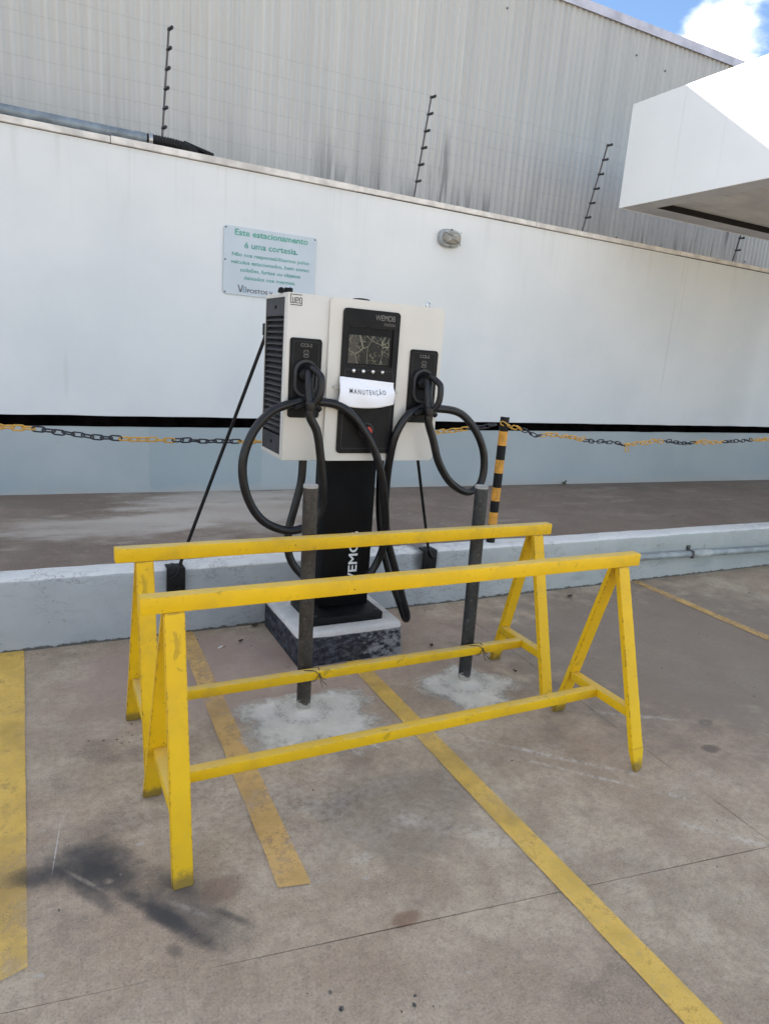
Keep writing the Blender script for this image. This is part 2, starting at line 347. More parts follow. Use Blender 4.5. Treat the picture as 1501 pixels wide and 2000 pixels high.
# ------------------------------------------------------------------ ground, slabs, markings
zk = lambda x: 0.3595-0.0040*(x+0.17)
bm = B(); vs_ = [bm.verts.new(p) for p in ((-900, -900, -0.0045), (900, -900, -0.0045), (900, 900, -0.0045), (-900, 900, -0.0045))]; bm.faces.new(vs_)
ground = add('ground', bm, M_ground, keep=True, smooth=False); ground['kind'] = 'structure'
g = 0.0013
def j1(x): return 1.425-0.1385*x
def j2(y): return 2.145+0.055*(y-1.1)
def slab(pts):
    bm = B(); lo = [bm.verts.new((x, y, -0.004)) for x, y in pts]; hi = [bm.verts.new((x, y, 0)) for x, y in pts]; n = len(pts)
    f = bm.faces.new(hi)
    for i in range(n): bm.faces.new((lo[i], lo[(i+1) % n], hi[(i+1) % n], hi[i]))
    bmesh.ops.bevel(bm, geom=list(f.edges), offset=0.0009, segments=1, affect='EDGES')
    return add('slab', bm, M_ground, ground, smooth=False)
YK = 3.42
def jag(pa, pb, off, n=34, amp=0.0009, seed=0.0):
    out = []
    for i in range(n+1):
        k = i/n; x = pa[0]+(pb[0]-pa[0])*k; y = pa[1]+(pb[1]-pa[1])*k
        w = mnoise.noise((x*5, y*5, seed))*amp*2 + mnoise.noise((x*21, y*21, seed+4))*amp
        out.append((x+off[0]*(1+w/g if off[0] else 0), y+off[1]*(1+w/g if off[1] else 0)))
    return out
xj = j2(j1(2.16))
slab(jag((-7, j1(-7)), (xj, j1(xj)), (-g if 0 else 0, g), seed=1) [:-1] + [(xj-g, j1(xj)+g)] + jag((xj, j1(xj)+0.05), (j2(YK), YK), (-g, 0), seed=2) + [(-7, YK)])
slab([(xj+g, j1(xj)+g)] + jag((xj+0.05, j1(xj+0.05)), (9, j1(9)), (0, g), seed=3) + [(9, YK)] + jag((j2(YK), YK), (xj, j1(xj)+0.05), (g, 0), seed=2))
slab([(-7, -5), (xj+0.03-g, -5)] + jag((xj, j1(xj)), (-7, j1(-7)), (0, -g), seed=1))
slab([(xj+0.03+g, -5), (9, -5)] + jag((9, j1(9)), (xj+0.03, j1(xj+0.03)), (0, -g), seed=3))

def line_mat(name, c, wear):
    t = NT(name, 0.7, 0, 0.35)
    n1 = t.noise(5, 6, 0.65); n2 = t.noise(42, 6, 0.7); n3 = t.noise(260, 3, 0.6)
    col = t.mix(t.ramp(n1, 0.35, 0.65), c, tuple(k*0.72 for k in c)); col = t.mix(t.math('MULTIPLY', t.ramp(n2, 0.5, 0.7), 0.4), col, (0.47, 0.35, 0.17))
    col = t.mix(t.math('MULTIPLY', t.ramp(n3, 0.5, 0.75), 0.35), col, (0.66, 0.5, 0.24))
    col = soot(t, col, t.noise(10, 5, 0.6, t.vec((1, 1, 1), (2, 5, 0))), n2) if 'worn' in name else col
    t.col(col)
    a = t.math('ADD', t.math('MULTIPLY', n1, 0.55), t.math('ADD', t.math('MULTIPLY', n2, 0.33), t.math('MULTIPLY', n3, 0.25)))
    fade = t.math('SUBTRACT', 0.92, t.math('MULTIPLY', t.ramp(t.noise(1.9, 4, 0.6, t.vec((1, 1, 1), (3, 8, 0))), 0.44, 0.66), 0.45))
    t.alpha(t.math('MULTIPLY', t.ramp(a, wear-0.05, wear+0.17), fade))
    t.bump(n3, 0.002, 0.6)
    return t.m
M_lineA = line_mat('worn_yellow_line', (0.85, 0.55, 0.115), 0.40); M_lineB = line_mat('faded_yellow_line', (0.76, 0.475, 0.165), 0.44)
def pline(x0, x1, x2, x3, y0, y1, mat, skew=0.0):
    bm = B(); n = 60; L_ = []; 
    for i in range(n+1):
        k = i/n; y = y0+(y1-y0)*k
        wa = 0.0025*mnoise.noise((y*9, x0*3, 1)); wb = 0.0025*mnoise.noise((y*9, x1*3, 5))
        L_.append((bm.verts.new((x0+(x2-x0)*k+wa, y+(skew if i == 0 else 0), 0.004)), bm.verts.new((x1+(x3-x1)*k+wb, y, 0.004))))
    for i in range(n): bm.faces.new((L_[i][0], L_[i][1], L_[i+1][1], L_[i+1][0]))
    o = add('parking_line', bm, mat, keep=True, smooth=False); o['kind'] = 'structure'
pline(-0.175, -0.068, -0.195, -0.090, 1.545, YK, M_lineA, -0.03)
pline(0.563, 0.655, 0.615, 0.695, 1.54, YK, M_lineB, 0.02)
pline(1.315, 1.408, 1.325, 1.408, -1.5, 2.83, M_lineA)
pline(3.795, 3.870, 3.850, 3.925, -1.5, YK, M_lineB)

# ------------------------------------------------------------------ kerb and walkway
bm = B(); NX = 230; prof = [(3.415, -0.01), (3.414, 0.06), (3.413, 0.15), (3.413, 0.25), (3.414, -1), (3.42, -2), (3.432, -3), (3.50, -3), (3.56, -3), (3.566, -4)]
rows = []
for i in range(NX+1):
    x = -7+17*i/NX; zt = zk(x); r_ = []
    for j, (y, z) in enumerate(prof):
        zz_ = {-1: zt-0.022, -2: zt-0.007, -3: zt, -4: zt-0.05}.get(z, z)
        w = 0.0055*mnoise.noise((x*2.3, j*0.7, 2)) + 0.0025*mnoise.noise((x*13, j*1.9, 8))
        if j in (4, 5, 6): w += 0.004*mnoise.noise((x*21, 3, 3)) - 0.010*max(0, mnoise.noise((x*6, 9, 9))-0.45)
        r_.append(bm.verts.new((x, y+(-w if j < 7 else w), zz_+(w if j > 3 else 0))))
    rows.append(r_)
for i in range(NX):
    for j in range(len(prof)-1): bm.faces.new((rows[i][j], rows[i+1][j], rows[i+1][j+1], rows[i][j+1]))
kerb = add('kerb', bm, M_kerb, keep=True, ang=60); kerb['kind'] = 'structure'
bm = B(); hi = []
for i in range(41):
    x = -7+17*i/40; hi.append([bm.verts.new((x, y, zk(x)-0.006+0.003*mnoise.noise((x, y, 0)))) for y in (3.555, 4.0, 4.6, 5.35)])
for i in range(40):
    for j in range(3): bm.faces.new((hi[i][j], hi[i+1][j], hi[i+1][j+1], hi[i][j+1]))
wk = add('walkway', bm, M_walk, keep=True); wk['kind'] = 'structure'

# ------------------------------------------------------------------ boundary wall
YW = 5.284
zc = lambda x: 2.719-0.0071*(x+0.13)
wall = empty('boundary_wall', (2.5, YW, 0.3), 'long white plastered boundary wall with grey-blue base and black stripe', 'wall')
def xprism(x0, x1, y0, y1, zlo, zhi, bm=None, n=1, bev=0):
    bm = bm or B()
    hexa(bm, [(x0, y0, zlo(x0)), (x1, y0, zlo(x1)), (x1, y1, zlo(x1)), (x0, y1, zlo(x0))], [(x0, y0, zhi(x0)), (x1, y0, zhi(x1)), (x1, y1, zhi(x1)), (x0, y1, zhi(x0))], bev)
    return bm
# wall mesh keeps world coordinates for its paint bands
wbm = xprism(-8, 14, YW, YW+0.15, lambda x: 0.2, zc)
wo_ = add('wall_body', wbm, M_wall, wall, smooth=False)
for v in wo_.data.vertices: v.co += wall.location
wo_.location = -wall.location
sb = lambda x: 0.838+0.0072*(x+0.2)
bm = B(); top = []; bot = []; N = 260
for i in range(N+1):
    x = -8+22*i/N
    top.append(bm.verts.new((x, YW-0.003, sb(x)+0.077+0.0035*mnoise.noise((x*3, 0, 0))+0.0015*mnoise.noise((x*17, 0, 0)))))
    bot.append(bm.verts.new((x, YW-0.003, sb(x)+0.0035*mnoise.noise((x*3, 5, 0))+0.0015*mnoise.noise((x*17, 5, 0)))))
for i in range(N): bm.faces.new((bot[i], bot[i+1], top[i+1], top[i]))
add('painted_stripe', bm, M_stripe, wall, smooth=False)
add('gap_shade_strip', xprism(-8, 14, YW+0.004, YW+0.14, lambda x: zc(x)-0.002, lambda x: zc(x)+0.010), M_gap, wall, smooth=False)  # dark strip stands in for the shade in the gap under the coping
xs = [-8, -6.2, -4.6, -2.9, -1.2, 0.51, 2.30, 4.05, 5.85, 7.6, 9.4, 11.3, 14]
for i in range(len(xs)-1):
    d = random.uniform(-0.003, 0.003); yy = YW-0.020+random.uniform(-0.003, 0.003)
    if i == 5: dz0, dz1 = 0.004, 0.008
    else: dz0 = dz1 = 0.007+d
    add('coping_stone', xprism(xs[i]+0.002, xs[i+1]-0.002, yy, YW+0.19, lambda x: zc(x)+dz0, lambda x: zc(x)+0.040+dz1, bev=0.003), M_coping, wall)

# ------------------------------------------------------------------ corrugated warehouse
def sheet_mat():
    t = NT('weathered_corrugated_sheet', 0.6, 0.0, 0.4)
    x, y, z = t.xyz()
    st = t.noise(6.5, 6, 0.62, t.vec((1, 1, 0.035))); st2 = t.noise(26, 5, 0.6, t.vec((1, 1, 0.02))); blot = t.noise(1.6, 6, 0.62)
    c = t.mix(t.ramp(st, 0.35, 0.65), (0.425, 0.428, 0.412), (0.48, 0.48, 0.46))
    c = t.mix(t.math('MULTIPLY', t.ramp(st2, 0.52, 0.70), 0.32), c, (0.385, 0.388, 0.378))
    c = t.mix(t.math('MULTIPLY', t.ramp(st2, 0.30, 0.45, True), 0.30), c, (0.56, 0.55, 0.52))
    c = t.mix(t.math('MULTIPLY', t.ramp(blot, 0.5, 0.7), 0.3), c, (0.445, 0.428, 0.40))
    # algae runs climbing from behind the wall, and stronger run-off stains in places
    run = t.noise(17, 3, 0.55, t.vec((1, 1, 0.05), (3, 0, 0))); hgt = t.noise(2.3, 3, 0.5, t.vec((1, 0, 0)))
    a = t.math('SUBTRACT', z, t.math('MULTIPLY', t.ramp(hgt, 0.46, 0.70), 0.6))
    zone = t.math('ADD', t.math('MULTIPLY', t.ramp(x, 2.2, 2.7), t.ramp(x, 4.7, 4.2)), t.math('MULTIPLY', t.ramp(x, 6.2, 6.6), t.ramp(x, 8.6, 8.0))); zone = t.math('ADD', t.math('MULTIPLY', zone, 0.8), 0.2)
    m_ = t.math('MULTIPLY', zone, t.math('MULTIPLY', t.ramp(run, 0.47, 0.58), t.ramp(t.math('ADD', a, t.math('MULTIPLY', st2, 0.35)), 3.05, 3.42, True)))
    c = t.mix(t.math('MULTIPLY', m_, 0.7), c, (0.15, 0.15, 0.147))
    for cx, w, zt in ((3.00, 0.13, 3.85), (2.78, 0.06, 3.6), (2.45, 0.10, 3.45), (3.35, 0.14, 3.15), (4.2, 0.10, 3.2)):
        d = t.math('DIVIDE', t.math('ABSOLUTE', t.math('SUBTRACT', x, cx)), w)
        k = t.math('MULTIPLY', t.ramp(t.math('ADD', d, t.math('MULTIPLY', st2, 1.0)), 0.5, 1.5, True), t.ramp(t.math('ADD', z, t.math('MULTIPLY', run, 0.5)), zt-0.5, zt+0.6, True))
        c = t.mix(t.math('MULTIPLY', k, 0.42), c, (0.20, 0.198, 0.196))
    t.col(c); t.rough(t.math('ADD', t.math('MULTIPLY', blot, 0.3), 0.42))
    t.bump(t.noise(30, 4, 0.6, t.vec((1, 1, 0.3))), 0.0012, 0.5)
    return t.m
M_sheet = sheet_mat(); M_flash = plain('zinc_flashing', (0.50, 0.48, 0.52), 0.45, 0.3, var=0.1, scale=5); M_roofside = plain('warehouse_render', (0.4, 0.4, 0.39), 0.8)
M_dark = plain('eaves_shade', (0.02, 0.02, 0.022), 0.9); M_screw = plain('fastener_head', (0.16, 0.15, 0.145), 0.6)
YH = 6.45; ZT = 5.135; PIT = 0.0762
wh = empty('warehouse', (2, YH, 0), 'tall grey warehouse clad in weathered corrugated metal sheets behind the white wall', 'building')
waves = 11; WID = waves*PIT; n = waves*8+3
proto = None; x = -13.0; k = 0
while x < 16.5:
    if proto is None:
        bm = B(); c0, c1 = [], []
        for i in range(n+1):
            lx = i*PIT/8; yy = -0.0088*math.cos(2*math.pi*lx/PIT)
            c0.append(bm.verts.new((lx, yy, 0))); c1.append(bm.verts.new((lx, yy, ZT)))
        for i in range(n): bm.faces.new((c0[i], c0[i+1], c1[i+1], c1[i]))
        me = bpy.data.meshes.new('cladding_sheet'); bm.to_mesh(me); bm.free(); me.materials.append(M_sheet)
        for p in me.polygons: p.use_smooth = True
        proto = me
    o = bpy.data.objects.new('cladding_sheet', proto); COL.objects.link(o); o.parent = wh
    o.location = Vector((x, YH-0.0012*(k % 2), 0.0))-wh.location; o.rotation_euler = (R(random.uniform(-0.03, 0.03)), 0, R(random.uniform(-0.05, 0.05)))
    x += WID; k += 1
XE = x
# material of the sheets runs on across the joints: give it the building's own coordinates
nt = M_sheet.node_tree; tcn = [q for q in nt.nodes if q.bl_idname == 'ShaderNodeTexCoord'][0]; geo = nt.nodes.new('ShaderNodeNewGeometry')
for l in list(nt.links):
    if l.from_node == tcn:
        to = l.to_socket; nt.links.remove(l); nt.links.new(geo.outputs['Position'], to)
bm = B(); box(bm, -13.0, XE-0.02, YH+0.03, YH+22, 0, ZT-0.05); add('building_body', bm, M_roofside, wh, smooth=False)
bm = B(); box(bm, -13.0, XE, YH+0.012, YH+0.028, ZT-0.16, ZT-0.002); add('eaves_shade_strip', bm, M_dark, wh, smooth=False)  # dark strip standing in for the shade behind the flashing
xf = -13.1
while xf < XE:
    x1 = min(xf+3.02, XE+0.1); bm = B(); yf_ = YH-0.030+random.uniform(-0.003, 0.003)
    box(bm, xf, x1, yf_, yf_+0.004, ZT-0.012, ZT+0.078); box(bm, xf, x1, yf_+0.0045, YH+0.4, ZT+0.072, ZT+0.077)
    add('eaves_flashing', bm, M_flash, wh, smooth=False); xf += 3.0
bm = B(); box(bm, -13.2, XE+0.2, YH+0.41, YH+22.1, ZT-0.04, ZT+0.05); add('roof', bm, M_flash, wh, smooth=False)
bm = B()
for zr, off in ((2.98, 0.0), (3.98, 0.3), (4.86, 0.1)):
    xx = -3.0+off
    while xx < 9:
        q = round(xx/PIT)*PIT - 13.0 % PIT; zz_ = zr+random.uniform(-0.035, 0.035)
        if random.random() < 0.8 and zr != 3.98: tube(bm, [(q, YH-0.004, zz_), (q, YH-0.015, zz_), (q, YH-0.021, zz_)], [0.011, 0.011, 0.006], 8)
        xx += random.choice((0.38, 0.46, 0.53, 0.61))
add('fastener', bm, M_screw, wh, kind='stuff')

# ------------------------------------------------------------------ filling station canopy
XC, YC, ZB, ZTC = 4.9, 5.172, 2.965, 3.838
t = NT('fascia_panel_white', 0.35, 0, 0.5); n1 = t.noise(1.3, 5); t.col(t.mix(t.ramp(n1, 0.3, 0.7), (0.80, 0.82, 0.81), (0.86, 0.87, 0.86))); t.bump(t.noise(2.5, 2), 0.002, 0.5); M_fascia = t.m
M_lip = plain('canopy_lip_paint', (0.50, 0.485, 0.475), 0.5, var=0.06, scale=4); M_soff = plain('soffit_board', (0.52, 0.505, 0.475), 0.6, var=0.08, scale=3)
M_black = plain('black_trim', (0.006, 0.006, 0.007), 0.6, spec=0.2)
cn = empty('station_canopy', (6.95, 3.4, 0), 'white flat canopy with boxed fascia and grey panelled underside', 'canopy')
XR, YN = 9.0, 1.6  # unseen far ends kept short so more skylight reaches the wall
bm = B(); box(bm, XC+0.012, XR, YN, YC-0.012, ZB+0.09, ZTC-0.02); add('core', bm, M_black, cn, smooth=False)
ys = [YC, 4.955, 4.585, 4.14, 3.4]
while ys[-1] > YN: ys.append(max(YN, ys[-1]-1.22))
for i in range(len(ys)-1):
    bm = B(); dxx = random.uniform(-0.0012, 0.0012); box(bm, XC+dxx, XC+0.010+dxx, ys[i+1]+0.0006, ys[i]-0.0006, ZB, ZTC, 0.0006, 1); add('fascia_panel', bm, M_fascia, cn)
xq = XC+0.012
while xq < XR:
    bm = B(); x1 = min(xq+1.22, XR); box(bm, xq+0.001, x1-0.001, YC-0.010, YC, ZB, ZTC, 0.0006, 1); add('fascia_panel', bm, M_fascia, cn); xq += 1.22
bm = B()
i0x, i0y = 5.13, 4.945
hexa(bm, [(XC+0.011, YN, ZB+0.002), (i0x, YN, ZB+0.002), (i0x, i0y, ZB+0.002), (XC+0.011, YC-0.011, ZB+0.002)], [(XC+0.011, YN, ZB+0.02), (i0x, YN, ZB+0.02), (i0x, i0y, ZB+0.02), (XC+0.011, YC-0.011, ZB+0.02)])
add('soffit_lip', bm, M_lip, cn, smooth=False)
bm = B()
hexa(bm, [(XC+0.011, YC-0.011, ZB+0.003), (i0x, i0y-0.001, ZB+0.003), (XR, i0y-0.001, ZB+0.003), (XR, YC-0.011, ZB+0.003)], [(XC+0.011, YC-0.011, ZB+0.021), (i0x, i0y-0.001, ZB+0.021), (XR, i0y-0.001, ZB+0.021), (XR, YC-0.011, ZB+0.021)])
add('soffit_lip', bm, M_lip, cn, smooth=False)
bm = B(); box(bm, i0x-0.01, XR, i0y-0.004, i0y+0.004, ZB+0.004, ZB+0.088); box(bm, i0x+0.0006, i0x+0.0036, YN, i0y-0.005, ZB+0.004, ZB+0.088); add('shadow_trim', bm, M_black, cn, smooth=False)
yq = i0y-0.006; k = 0
while yq > YN:
    w = 0.165 if k else 0.06
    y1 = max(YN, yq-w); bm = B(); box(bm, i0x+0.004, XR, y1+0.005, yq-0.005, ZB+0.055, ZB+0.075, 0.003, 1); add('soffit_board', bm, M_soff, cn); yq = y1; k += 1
for (cx, cy) in ((7.6, 4.3), (7.6, 2.3)):
    bm = B(); box(bm, cx-0.16, cx+0.16, cy-0.16, cy+0.16, 0.03, ZB+0.088, 0.01); add('column', bm, M_fascia, cn)
    bm = B(); box(bm, cx-0.25, cx+0.25, cy-0.25, cy+0.25, 0.0, 0.029, 0.004); add('column_base', bm, M_lip, cn)

# ------------------------------------------------------------------ things on the wall
M_galv = plain('galvanised_pipe', (0.20, 0.245, 0.285), 0.45, 0.25, var=0.14, scale=14)
M_hose = plain('black_corrugated_hose', (0.007, 0.007, 0.008), 0.5, spec=0.3)
M_blackiron = plain('black_painted_iron', (0.006, 0.006, 0.007), 0.5, 0.0, var=0.3, scale=30, spec=0.25)
M_rod = plain('fence_rod_metal', (0.10, 0.095, 0.095), 0.5, 0.4)
M_ins = plain('black_insulator', (0.015, 0.015, 0.017), 0.4)
M_wire = plain('steel_wire', (0.30, 0.30, 0.30), 0.4, 0.5)

YF = 5.36
rods = [((317, 268), (330, 57)), ((810, 372), (842, 190)), ((1135, 455), (1186, 284)), ((1425, 522), (1463, 425))]
hooks = []
names = ['above the end of the wall pipe', 'between the white notice and the wall lamp', 'beside the canopy corner', 'half hidden under the canopy']
for i, (b_, t_) in enumerate(rods):
    p1 = py(*t_, YF); p0 = py(*b_, YF); d = (p1-p0); zb = zc(p0.x)+0.03
    p0 = p1 - d*((p1.z-zb)/d.z)
    if i == 3: p1 = p0 + (py(1186, 284, YF)-py(1135, 455, YF))*1.0
    r_ = empty('fence_post', p0, 'thin electric fence rod with black insulators '+names[i], 'fence post', 'electric fence rods along the wall top')
    bm = B(); tube(bm, [p0, p1+Vector((0, 0, 0.01))], 0.0075, 8); add('rod', bm, M_rod, r_)
    hk = []
    for k in range(6):
        q = p0 + (p1-p0)*(0.20+0.80*k/5); hk.append(q+Vector((0.012, -0.035, 0.0)))
        bm = B(); tube(bm, [q+Vector((0, 0.012, 0)), q+Vector((0.004, -0.012, 0)), q+Vector((0.005, -0.014, 0)), q+Vector((0.010, -0.030, 0)), q+Vector((0.011, -0.032, 0)), q+Vector((0.013, -0.046, 0.002))], [0.011, 0.012, 0.009, 0.009, 0.012, 0.010], 10); add('insulator', bm, M_ins, r_)
    hooks.append(hk)
step = hooks[1][0]-hooks[0][0]
for k in range(6):
    pts = [hooks[0][k]-Vector((2.05, 0, 0))] + [h_[k] for h_ in hooks] + [hooks[3][k]+Vector((2.05, 0, -0.01))]; path = []
    for a, b in zip(pts[:-1], pts[1:]):
        for j in range(6):
            u = j/6; path.append(a.lerp(b, u)-Vector((0, 0, 0.012*4*u*(1-u))))
    path.append(pts[-1]); bm = B(); tube(bm, path, 0.0007, 4)
    tag(add('fence_wire', bm, M_wire), ['lowest', 'second lowest', 'third lowest', 'third highest', 'second highest', 'topmost'][k]+' thin electric fence wire strung between the rods', 'wire', 'electric fence wires above the wall')

# pipe lying on the coping, flexible hose and iron strip at its end
zp0 = zc(-0.1)+0.05+0.0335
cp = empty('wall_pipe', (0.2, 5.303, zc(0.2)+0.045), 'grey galvanised pipe with black hose end lying along the wall top', 'pipe')
yp = 5.303; zpp = lambda x: zc(x)+0.046+0.034
bm = B(); tube(bm, [(x, yp, zpp(x)) for x in (-8, -4, -1, 0.0, 0.70)], 0.0335, 20); add('pipe', bm, M_galv, cp)
bm = B(); tube(bm, [(x, yp, zpp(x)) for x in (0.66, 0.665, 0.735, 0.74)], [0.034, 0.0365, 0.0365, 0.034], 20); add('coupling', bm, M_galv, cp)
bm = B(); tube(bm, [(x, yp, zpp(x)) for x in (0.752, 0.754, 0.778, 0.78)], [0.036, 0.040, 0.040, 0.036], 20); add('hose_clamp', bm, plain('clamp_steel', (0.5, 0.5, 0.51), 0.3, 0.8), cp)
pth = spline([(0.745, yp, zpp(0.745)), (0.85, yp, zpp(0.85)+0.003), (0.95, yp+0.004, zpp(0.95)), (1.03, yp+0.03, zpp(1.03)-0.008), (1.10, yp+0.085, zpp(1.1)-0.03), (1.13, yp+0.16, zpp(1.1)-0.085), (1.14, yp+0.19, zpp(1.1)-0.18)], 26)
bm = B(); tube(bm, pth, [0.0335+0.0032*math.sin(i*1.35) for i in range(len(pth))], 16); add('flexible_hose', bm, M_hose, cp)
a = py(357, 280, 5.47); b = py(415, 313, 5.31); b.z = zc(b.x)+0.056
bm = B(); dv = (b-a).normalized(); sd_ = Vector((0.0, 0.045, 0.0)); upv = Vector((0, 0, 0.010))
hexa(bm, [a-sd_-upv, a+sd_-upv, b+sd_-upv, b-sd_-upv], [a-sd_+upv, a+sd_+upv, b+sd_+upv, b-sd_+upv], 0.002)
tag(add('iron_strip', bm, M_blackiron), 'flat black iron strip leaning over the hose end on the wall top', 'strip')

# notice board
def sign_mat():
    t = NT('notice_plate', 0.35, 0, 0.5); n1 = t.noise(4, 4); t.col(t.mix(t.ramp(n1, 0.3, 0.7), (0.445, 0.505, 0.555), (0.485, 0.545, 0.59))); return t.m
def print_mat(name, c, c2):
    t = NT(name, 0.6); x, y, z = t.xyz()
    f = t.ramp(t.math('ADD', t.noise(9, 3), t.math('MULTIPLY', t.noise(50, 3), 0.4)), 0.52, 0.85); t.col(t.mix(f, c, c2)); return t.m
M_green = print_mat('green_print', (0.02, 0.27, 0.19), (0.12, 0.36, 0.29)); M_green2 = print_mat('faded_green_print', (0.03, 0.24, 0.20), (0.14, 0.35, 0.32)); M_dkprint = print_mat('dark_print', (0.07, 0.075, 0.09), (0.15, 0.15, 0.17)); M_grprint = print_mat('grey_blue_print', (0.16, 0.22, 0.29), (0.25, 0.32, 0.4))
YS = YW-0.008
sg = empty('wall_notice', (1.63, YS, 1.845), 'pale notice board with green lettering on the white wall behind the charger', 'notice')
bm = B(); plate(bm, rrect(1.27, 1.985, 1.845, 2.322, 0.022), YS-0.002, YS+0.006, 0.001); add('plate', bm, sign_mat(), sg)
def zpx(u, v): return (430+u*0.13324, 430+v*0.13324)
def line_px(s, a, b, size, mat, bold, name='lettering'):
    p = py(*zpx(*a), YS); q = py(*zpx(*b), YS); w = (q-p).length; zz = (p.z+q.z)/2
    bm = text_bm(s, size, ((p.x+q.x)/2, YS-0.0028, zz), bold=bold, width=w, depth=0.0003); add(name, bm, mat, sg, smooth=False)
line_px('Este estacionamento', (212, 205), (1280, 370), 0.060, M_green, 0.0013)
line_px('\u00e9 uma cortesia.', (352, 402), (1135, 517), 0.060, M_green2, 0.0013)
line_px('N\u00e3o nos responsabilizamos pelos', (170, 502), (1295, 672), 0.037, M_green2, 0.0007)
line_px('ve\u00edculos estacionados, bem como:', (152, 612), (1305, 778), 0.037, M_green2, 0.0007)
line_px('colis\u00f5es, furtos ou objetos', (290, 745), (1170, 862), 0.037, M_green2, 0.0007)
line_px('deixados nos mesmos.', (347, 862), (1100, 962), 0.037, M_green2, 0.0007)
line_px('POSTOS V', (388, 1062), (765, 1102), 0.036, M_dkprint, 0.0009)
# VB monogram
p = py(*zpx(250, 1050), YS); s_ = 0.052
bm = B()
for (x0, z0, x1, z1) in ((0.0, 1.0, 0.34, 0.0), (0.66, 1.0, 0.36, 0.0)): hexa(bm, [(p.x+x0*s_, YS-0.0031, p.z+z0*s_), (p.x+(x0+0.2)*s_, YS-0.0031, p.z+z0*s_), (p.x+(x1+0.2)*s_, YS-0.0031, p.z+z1*s_), (p.x+x1*s_, YS-0.0031, p.z+z1*s_)], [(p.x+x0*s_, YS-0.0025, p.z+z0*s_), (p.x+(x0+0.2)*s_, YS-0.0025, p.z+z0*s_), (p.x+(x1+0.2)*s_, YS-0.0025, p.z+z1*s_), (p.x+x1*s_, YS-0.0025, p.z+z1*s_)])
add('logo', bm, M_dkprint, sg, smooth=False)
bm = text_bm('B', 0.060, (p.x+0.034, YS-0.0027, p.z+0.001), ey=Vector((0.2, 0, 1)).normalized(), align='LEFT', bold=0.0009, depth=0.0003); add('logo', bm, M_grprint, sg, smooth=False)
for (sx, sz) in ((1.284, 2.308), (1.971, 2.308), (1.284, 1.859), (1.282, 2.085)):
    bm = B(); tube(bm, [(sx, YS-0.0015, sz), (sx, YS-0.004, sz), (sx, YS-0.006, sz)], [0.006, 0.006, 0.003], 10); add('screw', bm, M_rod, sg)

# bulkhead lamp
M_lampbody = plain('lamp_cast_metal', (0.36, 0.385, 0.39), 0.5, 0.4, var=0.1); 
t = NT('lamp_glass_dusty', 0.3); n1 = t.noise(30, 4); t.col(t.mix(t.ramp(n1, 0.35, 0.7), (0.20, 0.19, 0.165), (0.30, 0.28, 0.24))); M_lampglass = t.m
lc = Vector((3.165, YW, 2.478))
lm = empty('bulkhead_lamp', lc, 'small oval grey bulkhead lamp with wire guard on the white wall', 'lamp')
def oval(a, b, y, n=36, e=2.6): return [(lc.x+a*math.copysign(abs(math.cos(2*math.pi*i/n))**(2/e), math.cos(2*math.pi*i/n)), y, lc.z+b*math.copysign(abs(math.sin(2*math.pi*i/n))**(2/e), math.sin(2*math.pi*i/n))) for i in range(n)]
def loft(bm, rings, cap=True):
    rs = [[bm.verts.new(p) for p in r_] for r_ in rings]; n = len(rs[0])
    for a, b in zip(rs[:-1], rs[1:]):
        for i in range(n): bm.faces.new((a[i], a[(i+1) % n], b[(i+1) % n], b[i]))
    if cap: bm.faces.new(rs[-1]); bm.faces.new(rs[0][::-1])
    return bm
bm = B(); loft(bm, [oval(0.107, 0.072, YW-0.001), oval(0.109, 0.074, YW-0.02), oval(0.104, 0.070, YW-0.035), oval(0.098, 0.064, YW-0.045), oval(0.094, 0.060, YW-0.046)]); add('body', bm, M_lampbody, lm)
bm = B(); loft(bm, [oval(0.085, 0.053, YW-0.044), oval(0.085, 0.053, YW-0.060), oval(0.076, 0.046, YW-0.078), oval(0.05, 0.028, YW-0.088), oval(0.02, 0.01, YW-0.091)]); add('glass', bm, M_lampglass, lm)
for s1 in (-1, 1):
    pts = [lc+Vector((x*0.09, -0.046-0.052*math.sqrt(max(0, 1-x*x)), s1*(0.012+0.040*abs(x)**1.5))) for x in (-1, -0.95, -0.8, -0.55, -0.25, 0, 0.25, 0.55, 0.8, 0.95, 1)]
    bm = B(); tube(bm, spline(pts, 3), 0.0035, 8); add('guard_bar', bm, M_lampbody, lm)
for sx, sz in ((0, 0.066), (0, -0.066)):
    bm = B(); tube(bm, [lc+Vector((sx, -0.03, sz)), lc+Vector((sx, -0.052, sz)), lc+Vector((sx, -0.055, sz))], [0.006, 0.006, 0.004], 8); add('screw', bm, M_rod, lm)

# ------------------------------------------------------------------ kerb pipe, bollard, chain
kp = empty('kerb_pipe', (4.5, 3.38, 0.16), 'grey galvanised conduit clipped low along the kerb face', 'pipe')
zkp = lambda x: 0.197-0.021*(x-3.8)
bm = B(); tube(bm, spline([(3.62, 3.45, zkp(3.62)), (3.63, 3.405, zkp(3.62)), (3.68, 3.382, zkp(3.68)), (3.8, 3.379, zkp(3.8)), (4.4, 3.379, zkp(4.4)), (5.5, 3.378, zkp(5.5)), (7.5, 3.378, 0.13)], 6), 0.026, 16); add('pipe', bm, plain('dull_grey_conduit', (0.31, 0.335, 0.335), 0.55, 0.2, var=0.12, scale=9), kp)
bm = B(); tube(bm, [(x, 3.379, zkp(x)) for x in (4.42, 4.425, 4.62, 4.625)], [0.027, 0.0305, 0.0305, 0.027], 16); add('coupling', bm, plain('grey_coupling', (0.40, 0.415, 0.405), 0.6), kp)
